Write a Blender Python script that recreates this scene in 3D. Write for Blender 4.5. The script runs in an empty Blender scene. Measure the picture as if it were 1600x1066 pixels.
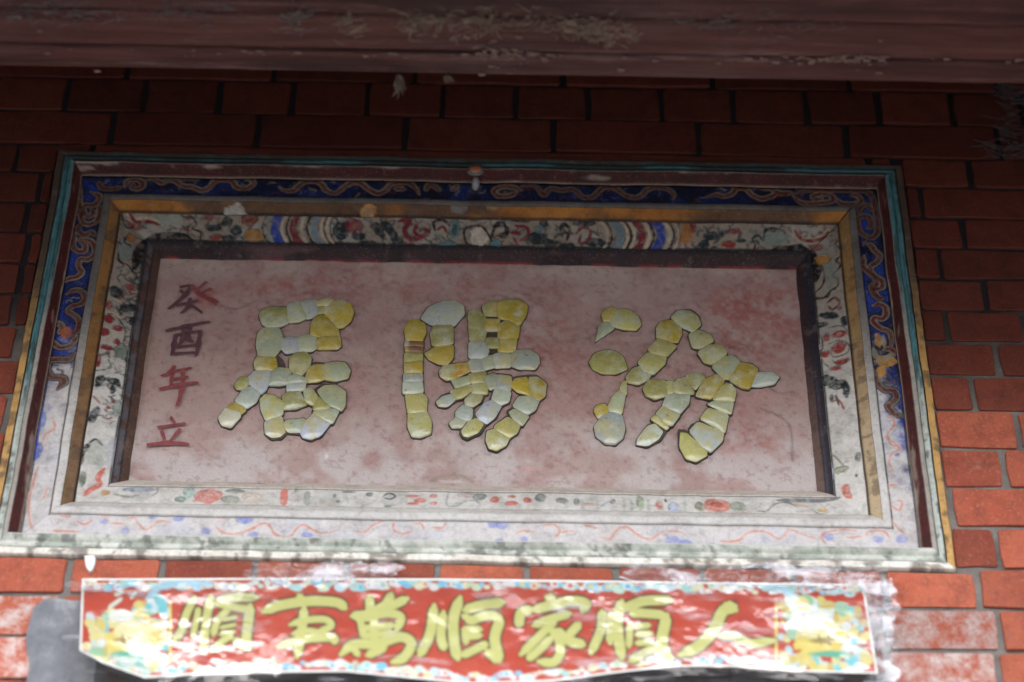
import bpy, math, random
import numpy as np
from mathutils import Matrix, Vector

# ------------------------------------------------------------------ camera, world, sun, exposure
sc = bpy.context.scene
rnd = random.Random(7)
CAMX, CAMY, CAMZ = .0324, -2.6046, 1.5
PITCH, YAW, ROLL, FPX = math.radians(40), -.0077, .0122, 3654.8
def cam_axes():
    F = Vector((0, math.cos(PITCH), math.sin(PITCH))); U = Vector((0, -math.sin(PITCH), math.cos(PITCH))); R = Vector((1, 0, 0))
    Z = Matrix.Rotation(YAW, 3, 'Z'); F, U, R = Z @ F, Z @ U, Z @ R
    c, s = math.cos(ROLL), math.sin(ROLL)
    return c*R + s*U, -s*R + c*U, F
CR, CU, CF = cam_axes()
cam = bpy.data.cameras.new('camera'); camo = bpy.data.objects.new('camera', cam); sc.collection.objects.link(camo)
cam.sensor_width = 36; cam.lens = FPX/1600*36; cam.clip_start = .05; cam.clip_end = 500
camo.matrix_world = Matrix(((CR.x, CU.x, -CF.x, CAMX), (CR.y, CU.y, -CF.y, CAMY), (CR.z, CU.z, -CF.z, CAMZ), (0, 0, 0, 1)))
cam.dof.use_dof = True; cam.dof.focus_distance = 3.40; cam.dof.aperture_fstop = 1.9
sc.camera = camo

SUN_EL, SUN_AZ = 58, 200        # sun high and behind the roof: it reaches the courtyard, not the wall
w = bpy.data.worlds.new('World'); sc.world = w; w.use_nodes = True
nt = w.node_tree; bg = nt.nodes['Background']
sky = nt.nodes.new('ShaderNodeTexSky'); sky.sky_type = 'NISHITA'; sky.sun_disc = False
sky.sun_elevation = math.radians(SUN_EL); sky.sun_rotation = math.radians(SUN_AZ)
sky.dust_density = 4; sky.air_density = 1
hs = nt.nodes.new('ShaderNodeHueSaturation'); hs.inputs['Saturation'].default_value = .4   # thin high cloud
nt.links.new(sky.outputs[0], hs.inputs['Color']); nt.links.new(hs.outputs[0], bg.inputs[0])
bg.inputs[1].default_value = .12
sun = bpy.data.lights.new('sun', 'SUN'); sun.energy = 2.2; sun.angle = math.radians(6); sun.color = (1, .97, .93)
suno = bpy.data.objects.new('sun', sun); sc.collection.objects.link(suno)
a, e = math.radians(SUN_AZ), math.radians(SUN_EL)
sd = Vector((math.sin(a)*math.cos(e), math.cos(a)*math.cos(e), math.sin(e)))   # towards the sun
suno.rotation_euler = sd.to_track_quat('Z', 'Y').to_euler()
vs = sc.view_settings; vs.view_transform = 'Standard'; vs.look = 'None'; vs.gamma = 1; vs.use_curve_mapping = False
vs.exposure = 2.65
sc.render.engine = 'CYCLES'; sc.cycles.use_denoising = True; sc.cycles.max_bounces = 8
sc.cycles.diffuse_bounces = 5; sc.cycles.transparent_max_bounces = 16

# ------------------------------------------------------------------ helpers
FR = np.array(CF); RR = np.array(CR); UU = np.array(CU); CC = np.array([CAMX, CAMY, CAMZ])
def unp(x, y, d):
    """where the sight line through point (x, y) of the photograph meets the plane y = d of the wall"""
    x = np.asarray(x, float); y = np.asarray(y, float)
    v = FR + ((x-800)/FPX)[..., None]*RR - ((y-533)/FPX)[..., None]*UU
    t = (np.asarray(d) - CC[1])/v[..., 1]
    return CC + t[..., None]*v
def prj(P):
    q = np.asarray(P, float) - CC; ww = q @ FR
    return 800 + FPX*(q @ RR)/ww, 533 - FPX*(q @ UU)/ww
def hsh(i, j, s):
    v = np.sin(i*127.1 + j*311.7 + s*74.7)*43758.5453
    return v - np.floor(v)
def vnoise(x, z, sc_, s=0):
    x = np.asarray(x)*sc_ + 100.3; z = np.asarray(z)*sc_ + 57.7
    i, j = np.floor(x), np.floor(z); u, v = x-i, z-j
    u = u*u*(3-2*u); v = v*v*(3-2*v)
    return (hsh(i, j, s)*(1-u) + hsh(i+1, j, s)*u)*(1-v) + (hsh(i, j+1, s)*(1-u) + hsh(i+1, j+1, s)*u)*v
def fbm(x, z, sc_, s=0, o=4):
    r = 0; a = .5; t = 0
    for k in range(o):
        r = r + a*vnoise(x, z, sc_*2**k, s+k*3.3); t += a; a *= .55
    return r/t
def sstep(a, b, x):
    t = np.clip((np.asarray(x, float)-a)/(b-a), 0, 1); return t*t*(3-2*t)

col = sc.collection
def link(name, me, mat=None, parent=None, kind=None):
    o = bpy.data.objects.new(name, me); col.objects.link(o)
    if mat is not None and me is not None: me.materials.append(mat)
    if parent: o.parent = parent
    if kind: o['kind'] = kind
    return o
def empty(name, loc, label, cat, group=None):
    o = bpy.data.objects.new(name, None); col.objects.link(o); o.location = loc; o.empty_display_size = .1
    o['label'] = label; o['category'] = cat
    if group: o['group'] = group
    return o
def under(o, parent):
    """parent at the thing's base; geometry is written in world coordinates"""
    o.parent = parent; o.matrix_parent_inverse = Matrix.Identity(4)
    t = Vector((0, 0, 0)); p = parent
    while p: t += p.location; p = p.parent
    o.location = -t
    return o
def mesh(name, V, F, mat, parent=None, smooth=False, colors=None, kind=None):
    me = bpy.data.meshes.new(name)
    V = np.asarray(V, np.float32)
    if isinstance(F, np.ndarray):
        n, k = F.shape
        me.vertices.add(len(V)); me.vertices.foreach_set('co', V.ravel())
        me.loops.add(n*k); me.loops.foreach_set('vertex_index', F.astype(np.int32).ravel())
        me.polygons.add(n); me.polygons.foreach_set('loop_start', np.arange(0, n*k, k, dtype=np.int32))
        me.update(calc_edges=True); me.validate()
    else:
        me.from_pydata([tuple(map(float, v)) for v in V], [], F); me.update()
    if smooth: me.polygons.foreach_set('use_smooth', [True]*len(me.polygons))
    if colors is not None:
        at = me.color_attributes.new('paint', 'FLOAT_COLOR', 'POINT')
        c = np.ones((len(V), 4), np.float32); c[:, :3] = colors; at.data.foreach_set('color', c.ravel())
    o = link(name, me, mat)
    if parent: under(o, parent)
    if kind: o['kind'] = kind
    return o
def grid_faces(nu, nv, base=0, flip=False):
    i = np.arange(nv-1)[:, None]*nu + np.arange(nu-1)[None, :]
    f = np.stack([i, i+nu, i+nu+1, i+1], -1).reshape(-1, 4) + base
    return f[:, ::-1].copy() if flip else f
def boxV(x0, x1, y0, y1, z0, z1):
    return [(x0,y0,z0),(x1,y0,z0),(x1,y1,z0),(x0,y1,z0),(x0,y0,z1),(x1,y0,z1),(x1,y1,z1),(x0,y1,z1)]
BF = [(0,3,2,1),(4,5,6,7),(0,1,5,4),(1,2,6,5),(2,3,7,6),(3,0,4,7)]
def boxes(lst):
    V, F = [], []
    for b in lst:
        n = len(V); V += boxV(*b); F += [tuple(i+n for i in f) for f in BF]
    return V, F

# ------------------------------------------------------------------ materials
class N:
    def __init__(s, name):
        s.m = bpy.data.materials.new(name); s.m.use_nodes = True; s.t = s.m.node_tree
        s.b = s.t.nodes['Principled BSDF']; s.n = s.t.nodes; s.l = s.t.links
        s.co = s.n.new('ShaderNodeTexCoord')
    def noise(s, scale, detail=4, rough=.6, vec=None, stretch=None, obj=True):
        n = s.n.new('ShaderNodeTexNoise'); n.inputs['Scale'].default_value = scale; n.inputs['Detail'].default_value = detail
        n.inputs['Roughness'].default_value = rough
        src = s.co.outputs['Object' if obj else 'Generated']
        if stretch:
            mp = s.n.new('ShaderNodeMapping'); mp.inputs['Scale'].default_value = stretch; s.l.new(src, mp.inputs[0]); src = mp.outputs[0]
        s.l.new(src, n.inputs['Vector']); return n.outputs['Fac']
    def ramp(s, f, stops):
        r = s.n.new('ShaderNodeValToRGB'); el = r.color_ramp.elements
        while len(el) < len(stops): el.new(.5)
        for k, (p, c) in enumerate(stops):
            el[k].position = p; el[k].color = (*c, 1) if len(c) == 3 else c
        s.l.new(f, r.inputs[0]); return r.outputs[0]
    def g(s, f, a, b, lo=0, hi=1):
        m = s.n.new('ShaderNodeMapRange'); m.inputs[1].default_value = a; m.inputs[2].default_value = b
        m.inputs[3].default_value = lo; m.inputs[4].default_value = hi; s.l.new(f, m.inputs[0]); return m.outputs[0]
    def mix(s, fac, a, b, mode='MIX'):
        m = s.n.new('ShaderNodeMix'); m.data_type = 'RGBA'; m.blend_type = mode
        for i, v in ((0, fac), (6, a), (7, b)):
            if isinstance(v, (int, float)): m.inputs[i].default_value = v
            elif isinstance(v, tuple): m.inputs[i].default_value = (*v, 1)
            else: s.l.new(v, m.inputs[i])
        return m.outputs[2]
    def mul(s, a, b):
        m = s.n.new('ShaderNodeMath'); m.operation = 'MULTIPLY'
        for i, v in ((0, a), (1, b)):
            if isinstance(v, (int, float)): m.inputs[i].default_value = v
            else: s.l.new(v, m.inputs[i])
        return m.outputs[0]
    def bump(s, h, strength=.4, dist=.002):
        b = s.n.new('ShaderNodeBump'); b.inputs['Strength'].default_value = strength; b.inputs['Distance'].default_value = dist
        s.l.new(h, b.inputs['Height']); s.l.new(b.outputs[0], s.b.inputs['Normal'])
    def set(s, color=None, rough=None, spec=None, **k):
        if color is not None:
            if isinstance(color, tuple): s.b.inputs['Base Color'].default_value = (*color, 1)
            else: s.l.new(color, s.b.inputs['Base Color'])
        if rough is not None:
            if isinstance(rough, (int, float)): s.b.inputs['Roughness'].default_value = rough
            else: s.l.new(rough, s.b.inputs['Roughness'])
        if spec is not None: s.b.inputs['Specular IOR Level'].default_value = spec
        for kk, v in k.items(): s.b.inputs[kk].default_value = v
        return s.m
    def attr(s, name='paint'):
        a = s.n.new('ShaderNodeAttribute'); a.attribute_name = name; return a.outputs['Color']
    def rand(s):
        o = s.n.new('ShaderNodeObjectInfo'); return o.outputs['Random']
    def ocol(s):
        o = s.n.new('ShaderNodeObjectInfo'); return o.outputs['Color']

def mat_brick(limed=0.):
    n = N('fired_brick' if limed == 0 else 'limewashed_brick')
    base = n.mix(n.rand(), (.42, .100, .054), (.29, .058, .034))
    c = n.mix(n.g(n.noise(9, 5), .35, .75, 0, .5), base, (.44, .13, .07))
    c = n.mix(n.g(n.noise(34, 8, .75), .46, .68, 0, .6), c, (.12, .036, .024))
    c = n.mix(n.g(n.noise(220, 5, .7), .54, .7, 0, .55), c, (.50, .24, .16))
    lime = n.g(n.noise(16 + 18*limed, 8, .75 + .05*limed), .60 - .18*limed, .80 - .2*limed, 0, .25 + .6*limed)
    c = n.mix(lime, c, (.55, .44, .40) if limed == 0 else (.60, .50, .47))
    c = n.mix(1., c, n.ocol(), 'MULTIPLY')          # each brick's own firing, and the shade painted on upper courses
    n.bump(n.noise(110, 10, .8), .9, .0035)
    return n.set(c, n.g(n.noise(14, 4), .3, .7, .50, .72), .28)
M_BRICK = mat_brick(); M_LIMED = mat_brick(1.)
def mat_mortar():
    n = N('old_mortar'); c = n.ramp(n.noise(12, 6, .7), [(.3, (.10, .095, .09)), (.7, (.26, .235, .21))])
    sx = n.n.new('ShaderNodeSeparateXYZ'); n.l.new(n.co.outputs['Object'], sx.inputs[0])     # shade of the upper wall put into the joint colour
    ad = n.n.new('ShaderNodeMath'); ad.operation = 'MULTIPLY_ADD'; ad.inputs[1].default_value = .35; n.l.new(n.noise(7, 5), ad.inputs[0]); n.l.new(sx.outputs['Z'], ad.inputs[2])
    c = n.mix(n.g(ad.outputs[0], SHADE_Z-.03, SHADE_Z+.22), c, (.022, .020, .022))
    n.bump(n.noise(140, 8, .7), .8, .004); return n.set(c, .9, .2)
SHADE_Z = float(unp(1500, 640, .016)[2]) + .17
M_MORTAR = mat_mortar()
def mat_cement():
    n = N('grey_cement_render'); c = n.ramp(n.noise(14, 7, .7), [(.3, (.09, .095, .11)), (.55, (.20, .205, .225)), (.72, (.42, .42, .43))])
    n.bump(n.noise(100, 8, .7), .8, .004); return n.set(c, .85, .3)
M_CEMENT = mat_cement()
def mat_paint(name, rough=.6, wear=.5, spec=.2, bump=.35, fine=240, dirt=.6):
    n = N(name); c = n.attr()
    c = n.mix(n.g(n.noise(45, 7, .7), .58, .74, 0, wear*.7), c, (.36, .31, .27))
    c = n.mix(n.g(n.noise(fine, 5, .6), .3, .75, 0, .35), c, n.mix(1., c, (.55, .52, .5), 'MULTIPLY'))
    c = n.mix(n.g(n.noise(18, 8, .8), .46, .75, 0, dirt), c, n.mix(1., c, (.35, .3, .28), 'MULTIPLY'))
    c = n.mix(n.g(n.noise(75, 8, .8), .50, .72, 0, dirt), c, n.mix(1., c, (.30, .28, .27), 'MULTIPLY'))
    c = n.mix(n.g(n.noise(500, 3, .6), .62, .75, 0, .5), c, (.42, .38, .34))
    n.bump(n.noise(160, 8, .7), bump, .002)
    return n.set(c, n.g(n.noise(20, 4), .3, .7, rough-.1, rough+.15), spec)
M_PAINT = mat_paint('painted_lime_plaster')
M_PANEL = mat_paint('pink_lime_plaster', .7, .22, .2, .55, 330, .2)
def mat_shard():
    n = N('glazed_porcelain')
    base = n.ocol()
    alt = n.mix(n.rand(), (.48, .53, .45), (.52, .42, .10))
    gen = n.noise(2.2, 4, .6, obj=False)
    c = n.mix(n.g(n.noise(45, 4, .6), .44, .62, 0, .8), base, alt)
    c = n.mix(n.g(n.noise(38, 5, .7), .56, .70, 0, .7), c, (.62, .63, .56))
    c = n.mix(n.g(n.noise(110, 6, .75), .60, .70, 0, .85), c, (.16, .11, .05))
    c = n.mix(n.g(n.noise(420, 4, .7), .58, .75, 0, .5), c, (.28, .24, .14))
    n.bump(n.noise(50, 4, .5), .25, .004)
    m = n.set(c, n.g(n.noise(70, 4), .35, .7, .14, .45), .5)
    n.b.inputs['Coat Weight'].default_value = .7; n.b.inputs['Coat Roughness'].default_value = .10
    return m
M_SHARD = mat_shard()
def mat_simple(name, stops, scale=20, rough=.7, bump=.4, bscale=120, stretch=None, spec=.4, dist=.002):
    n = N(name); c = n.ramp(n.noise(scale, 7, .7, stretch=stretch), stops)
    n.bump(n.noise(bscale, 7, .7, stretch=stretch), bump, dist); return n.set(c, rough, spec)
M_BED = mat_simple('dark_setting_mortar', [(.3, (.035, .026, .023)), (.7, (.11, .085, .07))], 60, .85)
def mat_wood():
    n = N('weathered_painted_wood')
    g1 = n.noise(14, 9, .75, stretch=(.12, 2.2, 2.2)); g2 = n.noise(5, 7, .7, stretch=(.5, 1.5, 1.5)); g3 = n.noise(60, 8, .75, stretch=(.14, 1, 1))
    c = n.ramp(g1, [(.32, (.014, .006, .006)), (.47, (.058, .022, .019)), (.60, (.085, .036, .032)), (.72, (.15, .10, .10))])
    c = n.mix(n.g(g2, .48, .66, 0, .7), c, (.075, .055, .056))
    c = n.mix(n.g(n.noise(4, 8, .75, stretch=(.35, 4, 4)), .50, .60, 0, .85), c, (.022, .010, .010))
    c = n.mix(n.g(n.noise(6, 8, .8, stretch=(.3, 5, 5)), .56, .66, 0, .7), c, (.16, .105, .10))
    c = n.mix(n.g(g3, .55, .75, 0, .8), c, (.035, .02, .02))
    c = n.mix(n.g(n.noise(160, 4, .6), .70, .78, 0, .6), c, (.20, .16, .14))
    n.bump(g3, .9, .006); return n.set(c, .75, .3)
M_WOOD = mat_wood()
M_LINTEL = mat_simple('dark_grey_timber', [(.3, (.02, .02, .022)), (.6, (.06, .057, .06)), (.8, (.16, .15, .155))], 10, .7, .7, 60, (.3, 1, 1))
M_STRAW = mat_simple('dry_straw', [(.3, (.05, .037, .028)), (.7, (.17, .13, .10))], 60, .9)
M_WEB = mat_simple('dusty_web', [(.3, (.05, .045, .046)), (.7, (.10, .09, .09))], 60, .95)
M_GROUND = mat_simple('courtyard_concrete', [(.3, (.060, .060, .062)), (.7, (.095, .095, .098))], 1.5, .9, .3, 30)
M_ROOF = mat_simple('dark_roof_boards', [(.3, (.04, .025, .02)), (.7, (.09, .055, .045))], 6, .85)
M_INK = mat_simple('worn_red_ink', [(.35, (.20, .032, .038)), (.66, (.30, .09, .09)), (.8, (.45, .30, .29))], 90, .7)
M_INKD = mat_simple('worn_purple_ink', [(.35, (.085, .032, .048)), (.66, (.15, .07, .08)), (.8, (.40, .28, .28))], 90, .7)
M_CAP = mat_simple('orange_cap', [(.3, (.26, .08, .04)), (.7, (.42, .16, .08))], 90, .6)
M_METAL = mat_simple('grey_metal_peg', [(.3, (.18, .18, .19)), (.7, (.34, .34, .35))], 90, .5)
def mat_foil():
    n = N('laminated_print'); c = n.attr()
    n.bump(n.noise(8, 3, .5, stretch=(.7, 1, 1.5)), .32, .006)
    m = n.set(c, .45, .3); n.b.inputs['Coat Weight'].default_value = 1; n.b.inputs['Coat Roughness'].default_value = .09; n.b.inputs['Coat IOR'].default_value = 1.7
    return m
M_FOIL = mat_foil()
def mat_film(lo=.02, hi=.65, a_=.56, b_=.72):
    m = bpy.data.materials.new('clear_plastic_film'); m.use_nodes = True; t = m.node_tree; t.nodes.clear()
    o = t.nodes.new('ShaderNodeOutputMaterial'); tr = t.nodes.new('ShaderNodeBsdfTransparent'); gl = t.nodes.new('ShaderNodeBsdfGlossy')
    gl.inputs['Roughness'].default_value = .16; df = t.nodes.new('ShaderNodeBsdfDiffuse'); df.inputs[0].default_value = (.7, .7, .74, 1)
    fr = t.nodes.new('ShaderNodeFresnel'); fr.inputs[0].default_value = 1.45
    co = t.nodes.new('ShaderNodeTexCoord'); no = t.nodes.new('ShaderNodeTexNoise'); no.inputs['Scale'].default_value = 12; no.inputs['Detail'].default_value = 3
    bp = t.nodes.new('ShaderNodeBump'); bp.inputs['Strength'].default_value = .6; bp.inputs['Distance'].default_value = .012
    t.links.new(co.outputs['Object'], no.inputs['Vector']); t.links.new(no.outputs['Fac'], bp.inputs['Height'])
    t.links.new(bp.outputs[0], gl.inputs['Normal'])
    m1 = t.nodes.new('ShaderNodeMixShader'); m2 = t.nodes.new('ShaderNodeMixShader')
    n2 = t.nodes.new('ShaderNodeTexNoise'); n2.inputs['Scale'].default_value = 26; n2.inputs['Detail'].default_value = 5; mp = t.nodes.new('ShaderNodeMapping'); mp.inputs['Rotation'].default_value = (0, .5, 0); mp.inputs['Scale'].default_value = (.6, 1, 2.2)
    t.links.new(co.outputs['Object'], mp.inputs[0]); t.links.new(mp.outputs[0], n2.inputs['Vector'])
    rg = t.nodes.new('ShaderNodeMapRange'); rg.inputs[1].default_value = a_; rg.inputs[2].default_value = b_; rg.inputs[3].default_value = lo; rg.inputs[4].default_value = hi
    t.links.new(n2.outputs['Fac'], rg.inputs[0]); t.links.new(rg.outputs[0], m1.inputs[0])
    t.links.new(tr.outputs[0], m1.inputs[1]); t.links.new(df.outputs[0], m1.inputs[2])
    ad = t.nodes.new('ShaderNodeMath'); ad.operation = 'MULTIPLY_ADD'; ad.inputs[1].default_value = .9; ad.inputs[2].default_value = .0; ad.inputs[0].default_value = .05; ad.inputs[1].default_value = 1
    t.links.new(ad.outputs[0], m2.inputs[0]); t.links.new(m1.outputs[0], m2.inputs[1]); t.links.new(gl.outputs[0], m2.inputs[2])
    t.links.new(m2.outputs[0], o.inputs[0]); return m
M_FILM = mat_film(.01, .30)

# ------------------------------------------------------------------ paint on a surface (flat print as vertex colour)
def cr(pts, k=5):
    """smooth curve through the points"""
    P = np.asarray(pts, float)
    if len(P) < 3: return P
    Q = np.vstack([2*P[0]-P[1], P, 2*P[-1]-P[-2]]); out = []
    for i in range(1, len(Q)-2):
        for t in np.linspace(0, 1, k, endpoint=False):
            out.append(.5*((2*Q[i]) + (-Q[i-1]+Q[i+1])*t + (2*Q[i-1]-5*Q[i]+4*Q[i+1]-Q[i+2])*t*t + (-Q[i-1]+3*Q[i]-3*Q[i+1]+Q[i+2])*t**3))
    out.append(P[-1]); return np.array(out)
class Paint:
    def __init__(s, X, Z, base, depth, soft=.0009):
        s.X, s.Z, s.c, s.d, s.soft = X, Z, base, depth, soft
        s.jit = (fbm(X, Z, 260, 5, 2)-.5)*.0012
        s.br = None if depth in (0, .06) else .62+.38*sstep(.30, .55, fbm(X, Z, 170, 12, 3))
    def w(s, pts):
        p = np.asarray(pts, float); q = unp(p[:, 0], p[:, 1], s.d); return q[:, [0, 2]]
    def apply(s, m, dist, col, a):
        k = np.clip(.5 - dist/s.soft/2, 0, 1)*a*(s.br[m] if s.br is not None else 1)
        s.c[m] = s.c[m]*(1-k[:, None]) + np.array(col)*k[:, None]
    def stroke(s, pts, width, col, a=1., smooth=True, taper=True, off=0.):
        q = s.w(pts)
        if smooth: q = cr(q)
        if off:
            t = np.gradient(q, axis=0); t /= (np.linalg.norm(t, axis=1)[:, None]+1e-9); q = q + np.stack([-t[:, 1], t[:, 0]], 1)*off
        r = width/2; lo = q.min(0)-r-.003; hi = q.max(0)+r+.003
        m = np.nonzero((s.X > lo[0]) & (s.X < hi[0]) & (s.Z > lo[1]) & (s.Z < hi[1]))[0]
        if not len(m): return
        P = np.stack([s.X[m], s.Z[m]], 1); best = np.full(len(m), 9.)
        n = len(q)-1
        for i in range(n):
            A, B = q[i], q[i+1]; d = B-A; L = d @ d + 1e-12
            t = np.clip((P-A) @ d/L, 0, 1); u = (i+t)/n
            rr = r*(np.clip(np.minimum(u, 1-u)*5+.45, 0, 1) if taper else 1.)
            best = np.minimum(best, np.linalg.norm(P-A-t[:, None]*d, axis=1)-rr)
        s.apply(m, best+s.jit[m], col, a)
    def blob(s, x, y, rx, ry, col, ang=0, a=1.):
        c = s.w([(x, y)])[0]; ca, sa = math.cos(math.radians(ang)), math.sin(math.radians(ang))
        R = max(rx, ry)+.004
        m = np.nonzero((abs(s.X-c[0]) < R) & (abs(s.Z-c[1]) < R))[0]
        if not len(m): return
        dx, dz = s.X[m]-c[0], s.Z[m]-c[1]; u, v = (dx*ca+dz*sa)/rx, (-dx*sa+dz*ca)/ry
        rr = np.sqrt(u*u+v*v) + (fbm(s.X[m], s.Z[m], 130, 2, 2)-.5)*.7
        s.apply(m, (rr-1)*min(rx, ry), col, a)
def C(ox, oy, k, pts): return [(ox+p[0]/k, oy+p[1]/k) for p in pts]

BLACK = (.012, .011, .013); CREAM = (.52, .42, .31); RED = (.20, .028, .024); BLUE = (.022, .045, .30); OCH = (.46, .22, .05)
LEAF = (.018, .028, .032); TEAL = (.10, .22, .24); PALE = (.62, .60, .58); PINK = (.62, .27, .22); GREY = (.30, .30, .29)
ORG = (.52, .28, .08); TURQ = (.085, .25, .28); GOLD = (.50, .235, .045)

# ------------------------------------------------------------------ ground and roof
g = mesh('ground', [(-60,-60,0),(60,-60,0),(60,20,0),(-60,20,0)], [(0,1,2,3)], M_GROUND); g['kind'] = 'structure'
BEAM_Z = CAMZ + 2.267
V, F = boxes([(-6, 6, -.70, .6, BEAM_Z+.80, BEAM_Z+.92)])
r_ = mesh('ceiling', V, F, M_ROOF); r_['kind'] = 'structure'

# ------------------------------------------------------------------ brick wall
W_, H_ = 1.3101, .7586; ZC = CAMZ+2.1773
FX0, FX1, FZ0, FZ1 = -W_/2, W_/2, ZC-H_/2, ZC+H_/2
BY = .005                                            # face of the bricks
wall = empty('brick_wall', (0, .1, 0), 'red brick wall with dark mortar around and behind the painted plaque', 'wall')
joint_y = [53, 98, 145, 197, 249, 293, 341, 388, 436, 485, 534, 586, 641, 700, 760, 823, 887, 951, 1017, 1085]
rows_z = [float(unp(1500, y, BY)[2]) for y in joint_y]
# vertical joints read off each course (photograph x at the height y)
vj = {1: [-30, 200, 430, 649, 879, 1112, 1326, 1555, 1780],
      2: [-12, 104, 225, 342, 457, 574, 691, 806, 919, 1034, 1146, 1260, 1372, 1487, 1596, 1705],
      3: [-50, 174, 402, 633, 865, 1092, 1322, 1560, 1790],
      4: [-90, 24, 1398, 1516, 1640], 5: [-130, 60, 1440, 1676], 6: [-60, 40, 1505, 1740], 7: [-190, 40, 1469, 1700],
      8: [-80, 30, 1540, 1780], 9: [-160, 20, 1480, 1600], 10: [-90, 25, 1559, 1810], 11: [-200, 30, 1400, 1522, 1780],
      12: [-130, 10, 1592, 1720], 13: [-220, 25, 1569, 1820], 14: [-150, 12, 1488, 1650], 15: [-220, -40, 1559, 1830],
      16: [-180, -36, 105, 252, 398, 540, 683, 822, 962, 1100, 1240, 1384, 1528, 1670],
      17: [-190, -60, 92, 240, 520, 800, 1080, 1385, 1562, 1650, 1790], 18: [-200, -20, 94, 400, 680, 960, 1250, 1390, 1560, 1700]}
def mid_y(k, x): return (joint_y[k]+joint_y[k+1])/2 - (1500-x)*.0135
def brick(x0, x1, z0, z1, mat, coll=None):
    if x1-x0 < .012 or z1-z0 < .01: return
    y0 = BY + rnd.uniform(-.0015, .0018); j = lambda s=.0015: rnd.uniform(-s, s)
    c = .003; pts = []
    nseg = max(2, int((x1-x0)/.05)); 
    for k in range(nseg+1): pts.append((x0+c+(x1-x0-2*c)*k/nseg+j(), z0+j()))
    for k in range(3): pts.append((x1+j(), z0+c+(z1-z0-2*c)*k/2+j()))
    for k in range(nseg+1): pts.append((x1-c-(x1-x0-2*c)*k/nseg+j(), z1+j()))
    for k in range(3): pts.append((x0+j(), z1-c-(z1-z0-2*c)*k/2+j()))
    n = len(pts); cx, cz = (x0+x1)/2, (z0+z1)/2
    V = [(p[0], y0+.0008, p[1]) for p in pts]
    V += [(cx+(p[0]-cx)*(1-.0016/(x1-x0)*2)+j(.0006), y0+j(.0004), cz+(p[1]-cz)*(1-.0013/(z1-z0)*2)+j(.0006)) for p in pts]
    V += [(p[0], y0+.03, p[1]) for p in pts]
    F = [tuple(range(n, 2*n))]
    for k in range(n):
        q = (k+1) % n; F += [(k, q, n+q, n+k), (2*n+k, 2*n+q, q, k)]
    if coll is not None:
        b = len(coll[0]); coll[0].extend(V); coll[1].extend([tuple(i+b for i in f) for f in F]); return
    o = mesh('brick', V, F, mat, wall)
    old = float(sstep(700, 500, float(prj([cx, BY, cz])[1]) + rnd.uniform(-25, 25)))     # upper courses: shade put into the brick colour
    k = (1-.72*old)*rnd.uniform(.76, 1.2); o.color = (k, k*(1-.15*old), k*(1-.1*old), 1)  # old: shade of the upper courses, put into the brick colour
far = ([], [])
XL, XR = -1.02, 1.06
WL, WR = -2.1, 2.1                                  # bricks beyond the picture are one joined part
DOOR = (float(unp(150, 1052, BY)[0]), float(unp(1388, 1052, BY)[0]), float(unp(800, 1048, BY)[2]))
def clip_out(x0, x1, z0, z1):
    """keep bricks out of the plaque"""
    g_ = .003
    if z1 <= FZ0 or z0 >= FZ1 or x1 <= FX0 or x0 >= FX1: return [(x0, x1, z0, z1)]
    out = []
    if z0 < FZ0-.012 and z1 < FZ0+.016: return [(x0, x1, z0, FZ0-g_)]
    if z1 > FZ1+.012 and z0 > FZ1-.016: return [(x0, x1, FZ1+g_, z1)]
    cx0, cx1 = max(x0, FX0-g_), min(x1, FX1+g_)
    if z0 < FZ0-.012: out.append((cx0, cx1, z0, FZ0-g_))
    if z1 > FZ1+.012: out.append((cx0, cx1, FZ1+g_, z1))
    if x0 < FX0-g_: out.append((x0, FX0-g_, z0, z1))
    if x1 > FX1+g_: out.append((FX1+g_, x1, z0, z1))
    return out
def lay(k, z0, z1, joints, near=True):
    jw = .0046
    xs = list(joints)
    hd = .12
    while xs[0] > WL-.02: xs.insert(0, xs[0]-(hd if k % 2 == 0 else 2*hd)*1.0)
    while xs[-1] < WR+.02: xs.append(xs[-1]+(hd if k % 2 == 0 else 2*hd))
    for x0, x1 in zip(xs[:-1], xs[1:]):
        w2 = jw*rnd.uniform(.8, 1.25)
        limed = near and k in (17, 18) and (x0 > unp(1380, 990, BY)[0]-.01 and x1 < unp(1580, 990, BY)[0]+.02 or x1 < unp(96, 990, BY)[0]+.01)
        hide = near and k in (17, 18) and x0 > unp(92, 990, BY)[0]-.01 and x1 < unp(1384, 990, BY)[0]+.02
        for b in clip_out(x0+w2, x1-w2, z0+.0031, z1-.0031):
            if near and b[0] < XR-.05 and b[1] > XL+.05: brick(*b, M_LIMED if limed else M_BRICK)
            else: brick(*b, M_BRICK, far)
for k in range(1, 19):
    z1, z0 = rows_z[k], rows_z[k+1]
    js = [float(unp(x, mid_y(k, x), BY)[0]) for x in vj[k]]
    # extend with whole bricks on both sides, leave the plaque's span alone
    if 4 <= k <= 15:
        left = [x for x in js if x < 0]; right = [x for x in js if x > 0]
        lay(k, z0, z1, left + [FX0+.05, FX1-.05] + right)
    else: lay(k, z0, z1, js)
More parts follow.
